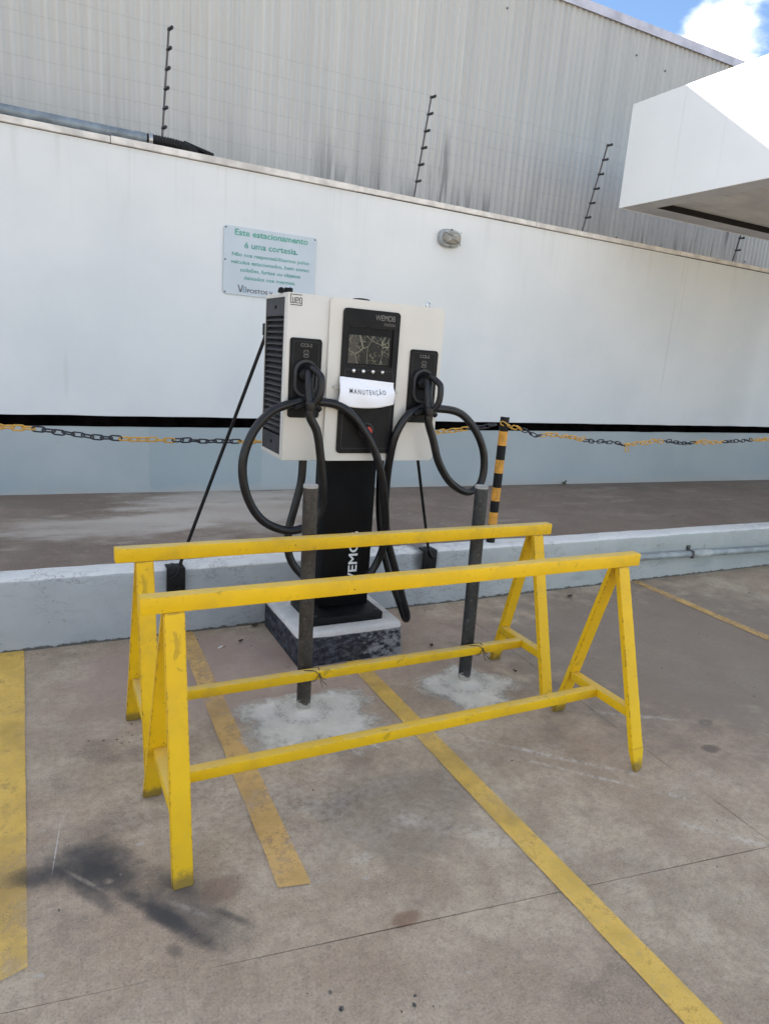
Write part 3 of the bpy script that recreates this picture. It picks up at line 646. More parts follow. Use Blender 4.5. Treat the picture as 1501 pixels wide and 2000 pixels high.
bm = B(); box(bm, 4.39, 4.41, 3.348, 3.409, zkp(4.4)-0.03, zkp(4.4)+0.03, 0.004); box(bm, 4.385, 4.415, 3.398, 3.4115, zkp(4.4)+0.031, zkp(4.4)+0.06, 0.002); add('pipe_clip', bm, M_rod, kp)

bp = pz(957, 1058, zk(2.6)); btop = 1.165
M_bk = plain('black_bollard_paint', (0.007, 0.007, 0.008), 0.55, var=0.3, spec=0.25); M_or = plain('amber_band_paint', (0.62, 0.29, 0.035), 0.55, var=0.12, scale=25)
bo = empty('striped_bollard', bp, 'black and amber striped bollard standing on the kerb holding the chain', 'bollard')
lean = Vector((-0.010, 0.0, 0.0)); br = 0.0285
def bax(z): return bp + Vector((0.012, 0.008, 0))*((z-bp.z)/0.8) + Vector((0, 0, z-bp.z))
edges_px = [815, 842, 870, 898, 924, 952, 978, 1000, 1024, 1058]
vz = [py(972-(v-815)*0.062, v, bp.y).z for v in edges_px]; vz[0] = btop; vz[-1] = bp.z-0.004
for i in range(len(vz)-1):
    bm = B(); z1, z0 = vz[i], vz[i+1]
    if i == 0: tube(bm, [bax(z0), bax(z1-0.004), bax(z1)], [br, br, br-0.003], 24)
    else: cyl(bm, bax(z0), bax(z1), br, 24)
    add('black_band' if i % 2 == 0 else 'amber_band', bm, M_bk if i % 2 == 0 else M_or, bo)
bm = B(); cyl(bm, bax(btop-0.001), bax(btop+0.0015), br-0.004, 24); add('top_cap', bm, plain('pale_cap', (0.62, 0.63, 0.64), 0.6), bo)

def link_mesh(name, mat):
    bm = B(); L2, r2, wr = 0.0165, 0.0115, 0.0040; pts = []
    for a0, cx in ((-90, L2), (90, -L2)):
        for i in range(5): a = R(a0+45*i); pts.append((cx+r2*math.cos(a), 0, r2*math.sin(a)))
    tube(bm, pts, wr, 6, closed=True); bmesh.ops.recalc_face_normals(bm, faces=bm.faces[:])
    me = bpy.data.meshes.new(name); bm.to_mesh(me); bm.free(); me.materials.append(mat)
    for p in me.polygons: p.use_smooth = True
    return me
ML_y = link_mesh('yellow_link', plain('yellow_plastic', (0.60, 0.33, 0.05), 0.5, var=0.12)); ML_k = link_mesh('black_link', plain('navy_black_plastic', (0.016, 0.018, 0.027), 0.4))
def chain(pts, bounds, label, messy, start_roll=0):
    pts = spline([(x, 3.5+dy_, z) for x, z, dy_ in pts], 24); root = empty('barrier_chain', Vector(pts[0])-Vector((0, 0, 0.02)), label, 'chain', 'plastic barrier chains')
    acc = 0; pitch = 0.0415; i = 0; pos = Vector(pts[0]); k = 0; out = []
    for a, b in zip(pts[:-1], pts[1:]):
        seg = (b-a).length; 
        while acc <= seg: out.append((a.lerp(b, acc/seg), (b-a).normalized())); acc += pitch
        acc -= seg
    for k, (p, tg) in enumerate(out):
        c = sum(1 for bd in bounds if p.x > bd) % 2
        o = bpy.data.objects.new('link', ML_y if c == 0 else ML_k); COL.objects.link(o); o.parent = root
        tg = (tg+Vector((0, random.uniform(-1, 1)*0.35*messy, random.uniform(-1, 1)*0.42*messy))).normalized()
        p = p+Vector((0, random.uniform(-1, 1)*0.004*messy, random.uniform(-1, 1)*0.008*messy))
        yv = Vector((0, 1, 0)); zv = tg.cross(yv).normalized()*-1; zv = (yv.cross(tg)*-1).normalized(); yv = zv.cross(tg).normalized()
        ro = Matrix.Rotation((k % 2)*math.pi/2 + R(18) + random.uniform(-0.25, 0.25)*(1+messy), 4, 'X')
        mtx = Matrix((tg, yv, zv)).transposed().to_4x4() @ ro; mtx.translation = p-root.location; o.matrix_local = mtx
    return root
chain([(-1.15, 1.10, 0), (-0.6, 1.075, 0), (-0.144, 1.056, 0), (0.009, 1.047, 0), (0.169, 1.024, 0), (0.349, 1.008, 0), (0.662, 1.001, 0), (0.976, 0.998, 0), (1.4, 1.004, 0), (1.8, 1.028, 0), (2.108, 1.061, 0), (2.396, 1.094, 0), (2.552, 1.116, 0)],
      [-0.95, -0.64, -0.32, 0.005, 0.349, 0.63, 0.93, 1.25, 1.57, 1.9, 2.05, 2.36][1:], 'black and yellow plastic chain running behind the charger to the striped bollard', 0.22)
ch = chain([(2.622, 1.116, 0), (2.771, 1.090, 0), (2.85, 1.062, 0), (2.942, 1.058, 0), (3.03, 1.058, 0), (3.343, 1.026, 0), (3.50, 1.02, 0), (3.682, 0.998, 0), (3.85, 1.016, 0), (4.081, 1.024, 0), (4.3, 1.012, 0), (4.42, 1.022, 0), (4.634, 1.026, 0), (5.244, 1.053, 0), (5.9, 1.08, 0), (6.6, 1.12, 0)],
      [2.775, 2.945, 3.30, 3.67, 4.03, 4.38, 4.70, 5.05, 5.4, 5.75, 6.1, 6.4], 'black and yellow plastic chain sagging away from the striped bollard above the kerb pipe', 0.75)
o = bpy.data.objects.new('link', ML_y); COL.objects.link(o); o.parent = ch; o.matrix_local = Matrix.Translation(Vector((3.69, 3.49, 0.975))-ch.location) @ Matrix.Rotation(R(80), 4, 'Y') @ Matrix.Rotation(R(20), 4, 'X')

# ------------------------------------------------------------------ charging station
def paint_white():
    t = NT('cabinet_powder_coat', 0.38, 0, 0.5); n1 = t.noise(3, 4); n2 = t.noise(26, 5, 0.65)
    c = t.mix(t.ramp(n1, 0.3, 0.7), (0.575, 0.553, 0.505), (0.615, 0.592, 0.545)); c = t.mix(t.math('MULTIPLY', t.ramp(n2, 0.62, 0.76), 0.10), c, (0.40, 0.38, 0.34))
    t.col(c); t.bump(t.noise(420, 2), 0.0004, 0.35); return t.m
M_cab = paint_white()
M_blk = plain('black_panel_plastic', (0.0055, 0.0053, 0.006), 0.5, var=0.2, scale=8, spec=0.2, bumpd=0.0003, bscale=500); M_blk2 = plain('charcoal_metal', (0.030, 0.030, 0.034), 0.5, var=0.2, scale=10, spec=0.35)
M_ped = plain('pedestal_black_paint', (0.004, 0.004, 0.0046), 0.6, var=0.25, scale=6, spec=0.15); M_gold = plain('grey_print', (0.19, 0.175, 0.16), 0.6); M_whiteprint = plain('white_print', (0.74, 0.75, 0.76), 0.5, var=0.05)
M_rub = plain('black_rubber_cable', (0.006, 0.0064, 0.0085), 0.36, var=0.3, scale=22, spec=0.4); M_steel = plain('bright_steel', (0.6, 0.6, 0.6), 0.22, 0.9)
X0, X1, YF_, YB, Z0, Z1 = 0.968, 1.735, 2.880, 3.20, 1.003, 1.722
YD = 2.866
cs = empty('charging_station', (1.36, 3.05, 0.165), 'white and black electric car charging station with two plugs and a broken screen', 'charging station')
bm = B(); box(bm, X0, X1, YF_, YB, Z0, Z1, 0.004)
gy0, gy1, gz0, gz1 = 2.920, 3.190, 1.022, 1.704     # opening for the side grille, 22 mm deep
fl = [f for f in bm.faces if f.normal.x < -0.99 or (f.calc_center_median().x < X0+1e-5)]; fl = max(fl, key=lambda f: f.calc_area()); ov = list(fl.verts); bm.faces.remove(fl)
ov.sort(key=lambda v: math.atan2(v.co.z-1.36, v.co.y-3.05)); inn = sorted([(gy0, gz0), (gy1, gz0), (gy1, gz1), (gy0, gz1)], key=lambda q: math.atan2(q[1]-1.36, q[0]-3.05))
iv = [bm.verts.new((X0, y, z)) for y, z in inn]; dv_ = [bm.verts.new((X0+0.022, y, z)) for y, z in inn]
for k in range(4):
    bm.faces.new((ov[k], ov[(k+1) % 4], iv[(k+1) % 4], iv[k])); bm.faces.new((iv[k], iv[(k+1) % 4], dv_[(k+1) % 4], dv_[k]))
bm.faces.new(dv_); cab = add('cabinet', bm, M_cab, cs)
bm = B(); plate(bm, rrect(1.157, X1-0.001, Z0+0.001, Z1-0.001, 0.018), YD, YF_-0.0015, 0.004); door = add('door', bm, M_cab, cs)
# maker's mark: lines above and below square letters, from strokes
lp = py(568, 574, YF_-0.0008); bm = B(); W_, H_ = 0.050, 0.042
def stroke(x0, z0, x1, z1, w=0.0029):
    if abs(x1-x0) > abs(z1-z0): box(bm, lp.x+x0*W_, lp.x+x1*W_, YF_-0.0012, YF_-0.0004, lp.z-z0*H_-w/2, lp.z-z0*H_+w/2)
    else: box(bm, lp.x+x0*W_-w/2, lp.x+x0*W_+w/2, YF_-0.0011, YF_-0.0005, lp.z-max(z0, z1)*H_, lp.z-min(z0, z1)*H_)
for q in ((0, 0, 1, 0), (0, 1, 1, 1), (0, 0, 0, 0.82), (0, 0.80, 0.36, 0.80), (0.18, 0.28, 0.18, 0.8), (0.36, 0.28, 0.36, 0.82), (0.48, 0.28, 0.48, 0.82), (0.48, 0.28, 0.68, 0.28), (0.68, 0.28, 0.68, 0.55), (0.48, 0.55, 0.70, 0.55), (0.48, 0.80, 0.72, 0.80), (0.80, 0.28, 0.80, 0.8), (0.80, 0.28, 1, 0.28), (0.80, 0.80, 1, 0.80), (1, 0.28, 1, 1)): stroke(*q)
add('logo', bm, plain('logo_print', (0.035, 0.03, 0.03), 0.5), cab, smooth=False)
# side grille
bm = B(); 
def yzplate(bm, y0, y1, z0, z1, xa, xb, bev=0.0): return box(bm, min(xa, xb), max(xa, xb), y0, y1, z0, z1, bev)
box(bm, X0+0.0205, X0+0.0218, gy0+0.0005, gy1-0.0005, gz0+0.0005, gz1-0.0005); sp_ = add('side_panel', bm, M_blk2, cs, smooth=False)
bm = B()
for (a0, a1, c0_, c1_) in ((gy0+0.0004, gy1-0.0004, 1.626, gz1-0.0004), (gy0+0.0004, gy1-0.0004, gz0+0.0004, 1.106), (gy0+0.0004, gy0+0.016, 1.1065, 1.6255), (gy1-0.010, gy1-0.0004, 1.1065, 1.6255)): box(bm, X0+0.002, X0+0.020, a0, a1, c0_, c1_)
add('grille_frame', bm, M_blk2, sp_, smooth=False)
bm = B(); box(bm, X0+0.0193, X0+0.0203, gy0+0.0165, gy1-0.0105, 1.107, 1.625); add('grille_back', bm, M_black, sp_, smooth=False)
NS = 20; dzl = (1.622-1.110)/NS; slat = None
for i in range(NS):
    zt_ = 1.622-i*dzl
    if slat is None:
        bm = B(); sec = [(0.0185, 0.002), (0.0020, -0.0125), (0.0014, -0.0165), (0.0026, -0.0165), (0.0185, -0.0030)]
        a = [bm.verts.new((X0+x, gy0+0.0162, zt_+z)) for x, z in sec]; b = [bm.verts.new((X0+x, gy1-0.0102, zt_+z)) for x, z in sec]
        bm.faces.new(a); bm.faces.new(b[::-1])
        for j in range(5): bm.faces.new((a[j], b[j], b[(j+1) % 5], a[(j+1) % 5]))
        slat = add('louvre_slat', bm, M_blk2, sp_, smooth=False); zfirst = zt_
    else:
        sl = slat.copy(); COL.objects.link(sl); sl.parent = sp_; sl.location = (0, 0, zt_-zfirst)
for zb_ in (1.664, 1.066):
    bm = B(); tube(bm, [(X0+0.0024, 3.05, zb_), (X0-0.001, 3.05, zb_), (X0-0.002, 3.05, zb_)], [0.008, 0.008, 0.005], 10); add('lock', bm, M_black, sp_)
# display panel
dx0, dx1, dz0, dz1 = 1.218, 1.497, 1.040, 1.682
bm = B(); ringplate(bm, rrect(dx0, dx1, dz0, dz1, 0.018), rrect(1.243, 1.468, 1.437, 1.606, 0.004), YD-0.010, YD-0.0003); dp = add('display_panel', bm, M_blk, cs, smooth=False)
bm = B(); ringplate(bm, rrect(dx0+0.018, dx1-0.018, dz0+0.022, dz0+0.38, 0.006), rrect(dx0+0.0205, dx1-0.0205, dz0+0.0245, dz0+0.3775, 0.005), YD-0.0108, YD-0.0095); add('panel_groove', bm, M_blk2, dp)
bm = B(); box(bm, 1.2435, 1.4675, YD-0.0030, YD-0.0006, 1.4375, 1.6055); add('screen_bezel', bm, M_black, dp, smooth=False)
def screen_mat():
    t = NT('shattered_lcd', 0.3, 0, 0.25); 
    w = t.mix(0.012, t.obj, t.noise(26, 3, 0.5, col=True)); 
    v = t.n('ShaderNodeTexVoronoi', feature='DISTANCE_TO_EDGE'); t.L(t.vec((1, 0.001, 1.15), src=w), v.inputs['Vector']); v.inputs['Scale'].default_value = 44
    v2 = t.n('ShaderNodeTexVoronoi', feature='DISTANCE_TO_EDGE'); t.L(t.vec((1, 0.001, 0.8), (3, 0, 2), src=w), v2.inputs['Vector']); v2.inputs['Scale'].default_value = 13
    x, y, z = t.xyz(); n1 = t.noise(40, 4); 
    base = t.mix(t.ramp(n1, 0.4, 0.65), (0.002, 0.0022, 0.002), (0.008, 0.0075, 0.006))
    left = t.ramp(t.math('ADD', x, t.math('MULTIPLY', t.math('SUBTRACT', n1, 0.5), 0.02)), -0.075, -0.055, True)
    base = t.mix(t.math('MULTIPLY', left, 0.8), base, (0.062, 0.053, 0.045))  # hazy reflection painted into the colour of the screen's left part
    c = t.mix(t.math('MULTIPLY', t.ramp(v.outputs[0], 0.015, 0.06, True), t.ramp(t.noise(22, 2), 0.45, 0.66)), base, (0.19, 0.18, 0.12))
    c = t.mix(t.math('MULTIPLY', t.ramp(v2.outputs[0], 0.006, 0.022, True), 0.8), c, (0.20, 0.19, 0.145))
    c = t.mix(t.math('MULTIPLY', t.ramp(t.noise(60, 3), 0.6, 0.7), 0.35), c, (0.12, 0.105, 0.06))
    t.col(c); t.bump(v.outputs[0], 0.002, 0.6); return t.m
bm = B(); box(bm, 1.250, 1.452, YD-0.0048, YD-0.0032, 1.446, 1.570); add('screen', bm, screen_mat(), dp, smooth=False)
for i in range(4):
    cx = 1.279+0.048*i; bm = B(); tube(bm, [(cx, YD-0.0095, 1.4135), (cx, YD-0.013, 1.4135), (cx, YD-0.0155, 1.4135), (cx, YD-0.0165, 1.4135)], [0.0085, 0.0085, 0.006, 0.002], 16); add('button', bm, M_steel, dp)
    bm = B(); tube(bm, [(cx, YD-0.0095, 1.4135), (cx, YD-0.0115, 1.4135)], [0.0125, 0.012], 16); add('button_ring', bm, M_black, dp)
ec = Vector((1.359, YD-0.010, 1.147))
bm = B(); tube(bm, [ec+Vector((0, 0.001, 0)), ec-Vector((0, 0.004, 0)), ec-Vector((0, 0.005, 0))], [0.037, 0.036, 0.033], 28); add('stop_collar', bm, M_blk2, dp)
bm = B(); tube(bm, [ec-Vector((0, 0.005, 0)), ec-Vector((0, 0.007, 0))], 0.030, 28); add('stop_recess', bm, M_black, dp)
bm = B(); tube(bm, [ec-Vector((0, y_, 0)) for y_ in (0.006, 0.017, 0.018, 0.026, 0.0285, 0.0290)], [0.013, 0.013, 0.020, 0.020, 0.017, 0.008], 24); add('stop_button', bm, plain('red_plastic', (0.46, 0.035, 0.025), 0.45, var=0.1), dp)
add('lettering', text_bm('WEMOB', 0.035, (1.470, YD-0.0107, 1.640), align='RIGHT', bold=0.0, depth=0.0003, width=0.098), M_gold, dp, smooth=False)
add('lettering', text_bm('STATION', 0.017, (1.470, YD-0.0107, 1.618), align='RIGHT', bold=0.0, depth=0.0003, width=0.054, spacing=1.1), M_gold, dp, smooth=False)
# sockets, plugs and hooks
def socket(x0, x1, z0, z1, yb):
    cx = (x0+x1)/2; yf = yb-0.009; zc_ = z0+0.19
    bm = B(); plate(bm, rrect(x0, x1, z0, z1, 0.012), yf, yb-0.0003, 0.003); p = add('socket_panel', bm, M_blk, cs)
    bm = B(); ringplate(bm, rrect(x0+0.013, x1-0.013, z0+0.045, z1-0.013, 0.008), rrect(x0+0.0145, x1-0.0145, z0+0.0465, z1-0.0145, 0.007), yf-0.0006, yf+0.001); add('panel_groove', bm, M_blk2, p)
    bm = B(); ringplate(bm, rrect(cx-0.055, cx+0.053, zc_-0.098, zc_+0.062, 0.052, 8), rrect(cx-0.044, cx+0.043, zc_-0.087, zc_+0.051, 0.042, 8), yf-0.014, yf-0.0002); add('holster_rim', bm, M_blk2, p)
    bm = B(); plate(bm, rrect(cx-0.0438, cx+0.0428, zc_-0.0868, zc_+0.0508, 0.042, 8), yf-0.0016, yf-0.0004); add('holster_cup', bm, M_black, p)
    add('lettering', text_bm('CCS-2', 0.020, (cx, yf-0.0007, z1-0.036), bold=0.0001, depth=0.0003), M_gold, p, smooth=False)
    bm = B(); zi = z1-0.058
    tube(bm, [(cx+0.012*math.cos(R(a)), yf-0.0006, zi+0.011*max(-0.8, min(0.72, math.sin(R(a))))) for a in range(0, 360, 20)], 0.0009, 5, closed=True)
    tube(bm, [(cx+0.012*math.copysign(abs(math.cos(R(a)))**0.6, math.cos(R(a))), yf-0.0006, zi-0.0165+0.006*math.sin(R(a))) for a in range(0, 360, 20)], 0.0009, 5, closed=True)
    for qx, qz in ((-0.005, 0.003), (0.005, 0.003), (0, -0.003), (-0.005, -0.0165), (0.005, -0.0165)): tube(bm, [(cx+qx, yf-0.0002, zi+qz), (cx+qx, yf-0.0010, zi+qz)], 0.0017, 8)
    add('socket_icon', bm, M_gold, p)
    # plug: curved grip with an open loop in front of it
    g_ = lambda y, z, s=0: Vector((cx+s, yf-y, zc_+z))
    bm = B(); path = spline([g_(0.0008, -0.004), g_(0.020, 0.004), g_(0.044, 0.006), g_(0.062, -0.012, -0.003), g_(0.070, -0.045, -0.006), g_(0.076, -0.085, -0.004), g_(0.084, -0.122)], 5)
    rad_ = [0.034]*4+[0.032, 0.030, 0.028, 0.026, 0.024, 0.0225]+[0.021]*6+[0.0195]*(len(path)-16); tube(bm, path, rad_, 16); pl = add('plug', bm, M_rub, cs)
    bm = B(); tube(bm, spline([g_(0.018, 0.034), g_(0.060, 0.029, 0.012), g_(0.105, 0.004, 0.028), g_(0.116, -0.020, 0.033), g_(0.116, -0.075, 0.031), g_(0.102, -0.112, 0.018), g_(0.088, -0.130)], 5), [0.012]*4+[0.0145]*23+[0.0135]*4, 10); add('handle_loop', bm, M_rub, pl)
    bm = B(); tube(bm, [g_(0.083, -0.110), g_(0.085, -0.118), g_(0.088, -0.135), g_(0.089, -0.150)], [0.021, 0.027, 0.025, 0.0205], 16); add('strain_relief', bm, M_rub, pl)
    # saddle below that carries the coiled cable
    bm = B(); box(bm, cx-0.030, cx+0.030, yf-0.055, yf-0.0004, zc_-0.150, zc_-0.138, 0.003)
    tube(bm, spline([(cx-0.058, yf-0.050, zc_-0.148), (cx-0.035, yf-0.054, zc_-0.135), (cx, yf-0.055, zc_-0.128), (cx+0.035, yf-0.054, zc_-0.135), (cx+0.058, yf-0.050, zc_-0.148)], 6), 0.0125, 10); add('cable_saddle', bm, M_blk, cs)
    return Vector((cx, yf-0.089, zc_-0.148)), Vector((cx, yf-0.028, zc_-0.116))
eL, hL = socket(0.984, 1.129, 1.196, 1.538, YF_)
eR, hR = socket(1.565, 1.712, 1.188, 1.527, YD)
def cable(pts):
    sp2 = spline(pts, 10); bm = B(); tube(bm, sp2, 0.0192, 14); return add('cable', bm, M_rub, cs)
W = lambda u, v, y: py(u, v, y)
cable([eL+Vector((0, 0, 0.02)), eL-Vector((0, -0.002, 0.03)), W(619, 845, 2.79), W(626, 895, 2.80), W(631, 950, 2.81), W(627, 995, 2.825), W(603, 1026, 2.835), W(560, 1036, 2.84), W(512, 1016, 2.84), W(482, 968, 2.84), W(474, 905, 2.84), W(494, 845, 2.84), W(532, 803, 2.842), W(578, 786, 2.845), hL, W(655, 790, 2.842), W(692, 815, 2.825), W(725, 865, 2.81), W(744, 925, 2.82), W(751, 985, 2.85), W(752, 1040, 2.9), W(742, 1085, 2.95), W(715, 1128, 2.965), W(668, 1150, 2.97), W(618, 1142, 2.975), W(583, 1116, 2.99), W(564, 1083, 3.0), W(563, 1040, 3.0), W(574, 995, 3.0), W(587, 945, 3.0), W(591, 905, 3.0), W(591, 885, 3.0)])
cable([eR+Vector((0, 0, 0.02)), eR-Vector((0, -0.002, 0.03)), W(845, 858, 2.775), W(857, 905, 2.78), W(880, 943, 2.79), W(912, 961, 2.80), W(937, 945, 2.80), W(945, 905, 2.80), W(939, 865, 2.80), W(918, 826, 2.81), W(888, 803, 2.825), hR, W(825, 795, 2.83), W(795, 812, 2.825), W(772, 850, 2.83), W(760, 900, 2.86), W(754, 950, 2.905), W(752, 1000, 2.95), W(757, 1055, 2.96), W(771, 1110, 2.965), W(785, 1165, 2.97), W(794, 1200, 2.985), W(791, 1208, 3.02), W(780, 1178, 3.06), W(762, 1128, 3.09), W(748, 1070, 3.115), W(741, 1010, 3.125), W(741, 950, 3.125), W(743, 905, 3.125), W(744, 885, 3.125)])
# pedestal and base
bm = B(); box(bm, 1.255, 1.522, 3.045, 3.195, 0.212, Z0+0.002, 0.004); pd = add('pedestal', bm, M_ped, cs)
add('lettering', text_bm('WEMOB', 0.068, (1.447, 3.0445, 0.303), ex=Vector((0, 0, 1)), ey=Vector((-1, 0, 0)), align='LEFT', bold=0.0012, depth=0.0004, width=0.308), M_whiteprint, pd, smooth=False)
bm = B(); box(bm, 1.165, 1.551, 2.914, 3.235, 0.171, 0.2105, 0.004); add('base_plate', bm, M_blk, cs)
for bx_, by_ in ((1.19, 2.94), (1.525, 2.94)):
    bm = B(); tube(bm, [(bx_, by_, 0.210), (bx_, by_, 0.218)], 0.010, 6); add('bolt', bm, M_blk2, cs)
# top fittings
for (u_, v_) in ((565, 561), (836, 596)):
    c_ = py(u_, v_, 2.99); c_.z = Z1+0.018; bm = B(); tube(bm, [c_+Vector((0.013*math.cos(R(a)), 0.004*math.cos(R(a)), 0.014*math.sin(R(a)))) for a in range(0, 360, 20)], 0.0038, 8, closed=True); cyl(bm, (c_.x, c_.y, Z1-0.001), (c_.x, c_.y, Z1+0.006), 0.010, 12); add('eye_bolt', bm, M_steel, cs)
c_ = py(705, 586, 3.05); bm = B(); tube(bm, [(c_.x, 3.05, Z1-0.001), (c_.x, 3.05, Z1+0.008), (c_.x, 3.05, Z1+0.017), (c_.x, 3.05, Z1+0.020)], [0.05, 0.05, 0.036, 0.01], 24); add('antenna_dome', bm, M_black, cs)
c_ = py(549, 569, 2.97); bm = B(); tube(bm, [(c_.x, 2.97, Z1-0.001), (c_.x, 2.97, Z1+0.010), (c_.x, 2.97, Z1+0.020), (c_.x, 2.97, Z1+0.023)], [0.014, 0.014, 0.010, 0.003], 16); box(bm, c_.x+0.018, c_.x+0.052, 2.965, 2.99, Z1-0.001, Z1+0.024, 0.003); add('top_latch', bm, M_black, cs)
# braces to the kerb
def brace(top, foot, sx):
    bm = B(); tube(bm, spline([top+Vector((0, 0.004, 0.02)), top, top.lerp(foot, 0.5), foot+(top-foot)*0.06, foot+Vector((0, -0.012, -0.008)), foot+Vector((-0.022*sx, -0.018, -0.045)), foot+Vector((-0.048*sx, -0.019, -0.055))], 10), 0.0088, 10); b_ = add('brace_rod', bm, M_blackiron, cs)
    x = foot.x-0.016*sx; zt = zk(x); bm = B(); box(bm, x-0.046, x+0.046, 3.394, 3.4035, zt-0.125, zt+0.0085, 0.003); box(bm, x-0.044, x+0.044, 3.404, 3.475, zt+0.003, zt+0.0095, 0.002); add('bracket', bm, M_blackiron, b_)
    for q in ((x-0.012, 3.445),): bm = B(); tube(bm, [(q[0], q[1], zt+0.0095), (q[0], q[1], zt+0.020)], 0.009, 6); add('bracket_bolt', bm, M_rod, b_)
    bm = B(); tube(bm, [(x+0.012*sx, 3.3945, zt-0.095), (x+0.012*sx, 3.384, zt-0.095)], 0.010, 6); add('bracket_bolt', bm, M_blackiron, b_)
    bm = B(); box(bm, top.x-0.02, top.x+0.02, YB-0.001, YB+0.028, top.z-0.02, top.z+0.035, 0.003); add('brace_clip', bm, M_blackiron, b_)
brace(Vector((0.985, 3.215, 1.56)), Vector((0.622, 3.402, 0.372)), 1); brace(Vector((1.715, 3.215, 1.56)), Vector((2.088, 3.402, 0.368)), -1)

# paper notice
def sheet_pt(u, v):
    x = (1.213+(1.485-1.213)*u)*v + (1.203+(1.487-1.203)*u)*(1-v); zt_ = 1.386-0.017*u; zb_ = 1.262+0.008*u-0.016*math.sin(math.pi*u)
    fold = max(0.0, v-(0.90-0.42*u+0.10*math.sin(u*7)))*0.9
    y = YD-0.0125-0.010*(1-v)*math.sin(math.pi*u)-0.012*(1-v)**2 - 0.020*math.sin(math.pi*min(1, v*1.05))*(0.5+0.5*math.sin(2.2*u+0.6)) + fold*0.055 - 0.003*math.sin(u*11+v*5)
    return Vector((x, min(y, YD-0.0115), zt_*v+zb_*(1-v)))
NU, NV = 36, 20; bm = B(); gr = [[bm.verts.new(sheet_pt(i/NU, j/NV)) for j in range(NV+1)] for i in range(NU+1)]
for i in range(NU):
    for j in range(NV): bm.faces.new((gr[i][j], gr[i+1][j], gr[i+1][j+1], gr[i][j+1]))
t = NT('office_paper', 0.75, 0, 0.25); t.col(t.mix(t.noise(6, 3), (0.80, 0.81, 0.86), (0.84, 0.85, 0.89))); M_paper = t.m
pn = empty('paper_notice', sheet_pt(0.5, 0)-Vector((0, 0, 0)), 'crumpled white paper notice taped across the charger panel under its buttons', 'paper')
pp = add('sheet', bm, M_paper, pn, ang=80)
md = pp.modifiers.new('s', 'SOLIDIFY'); md.thickness = 0.0004
bm = text_bm('MANUTEN\u00c7\u00c3O', 0.030, (0, 0, 0), spacing=1.35, depth=0.0, bold=0.00005)
xs_ = [v.co.x for v in bm.verts]; w0, w1 = min(xs_), max(xs_)
for v in bm.verts:
    u = 0.17+0.66*(v.co.x-w0)/(w1-w0); vv = 0.47+0.02*u+v.co.z/0.125; q = sheet_pt(u, vv); v.co = q+Vector((0, -0.0022, 0))
add('lettering', bm, plain('ink', (0.03, 0.03, 0.035), 0.7), pn, smooth=False)
for (u, v, rz) in ((-0.02, 0.60, 0.3), (1.02, 0.55, -0.2)):
    q = sheet_pt(min(1, max(0, u)), v); bm = B(); box(bm, q.x-0.022, q.x+0.022, YD-0.0120, YD-0.0116, q.z-0.006, q.z+0.006); ob = add('tape', bm, None or plain('old_tape', (0.50, 0.48, 0.43), 0.3), pn, smooth=False)

# plinth
def plinth_mat():
    t = NT('plinth_concrete_tar', 0.8, 0, 0.35); x, y, z = t.xyz()
    n1 = t.noise(6, 6, 0.65, t.vec((1, 1, 2.5))); n2 = t.noise(22, 6, 0.7, t.vec((1, 1, 1.6), rot=(0, 0.5, 0))); n3 = t.noise(150, 3)
    conc = t.mix(t.ramp(n1, 0.3, 0.7), (0.47, 0.455, 0.43), (0.60, 0.58, 0.55)); conc = t.mix(t.math('MULTIPLY', t.ramp(n3, 0.3, 0.5, True), 0.3), conc, (0.2, 0.2, 0.19))
    tar = t.mix(t.ramp(n2, 0.4, 0.68), (0.010, 0.011, 0.016), (0.075, 0.077, 0.092))
    lim = t.math('ADD', t.math('MULTIPLY', n1, 0.022), 0.136)
    side = t.ramp(t.math('SUBTRACT', z, lim), -0.004, 0.004, True)
    # the coat is scraped off towards the right-hand front
    wear = t.math('MULTIPLY', t.ramp(t.math('ADD', t.math('MULTIPLY', n2, 0.55), t.math('MULTIPLY', x, 0.55)), 0.30, 0.40), t.ramp(t.noise(19, 5, 0.65, t.vec((1, 1, 1.3), (4, 2, 1))), 0.42, 0.52))
    w2 = t.ramp(t.noise(8, 6, 0.7, t.vec((1, 1, 1.5), (1, 7, 3))), 0.60, 0.68)
    k = t.math('MULTIPLY', side, t.math('SUBTRACT', 1.0, t.math('MAXIMUM', t.math('MULTIPLY', wear, 0.6), t.math('MULTIPLY', w2, 0.45))))
    conc = t.mix(t.math('MULTIPLY', side, 0.85), conc, t.mix(n2, (0.16, 0.165, 0.185), (0.36, 0.36, 0.375)))
    t.col(t.mix(k, conc, tar)); t.bump(t.math('ADD', n2, t.math('MULTIPLY', n3, 0.3)), 0.005, 0.7); return t.m
bm = B(); bot_ = rrect(1.078, 1.645, 2.838, 3.405, 0.02, 4); top_ = rrect(1.072, 1.640, 2.845, 3.402, 0.035, 4); n = len(bot_)
rings = [[(x, y, -0.004) for x, y in bot_], [(x, y, 0.06) for x, y in rrect(1.074, 1.642, 2.841, 3.404, 0.026, 4)], [(x, y, 0.158) for x, y in top_], [(x, y, 0.168) for x, y in rrect(1.079, 1.633, 2.852, 3.395, 0.032, 4)], [(x, y, 0.171) for x, y in rrect(1.095, 1.617, 2.868, 3.379, 0.03, 4)]]
rings = [[(x+0.004*mnoise.noise((x*7, y*7, z*9)), y+0.004*mnoise.noise((x*7+5, y*7, z*9)), z) for x, y, z in r_] for r_ in rings]
loft(bm, rings); tag(add('concrete_plinth', bm, plinth_mat(), ang=50), 'grey concrete plinth with scraped black tarred sides under the charging station', 'plinth')

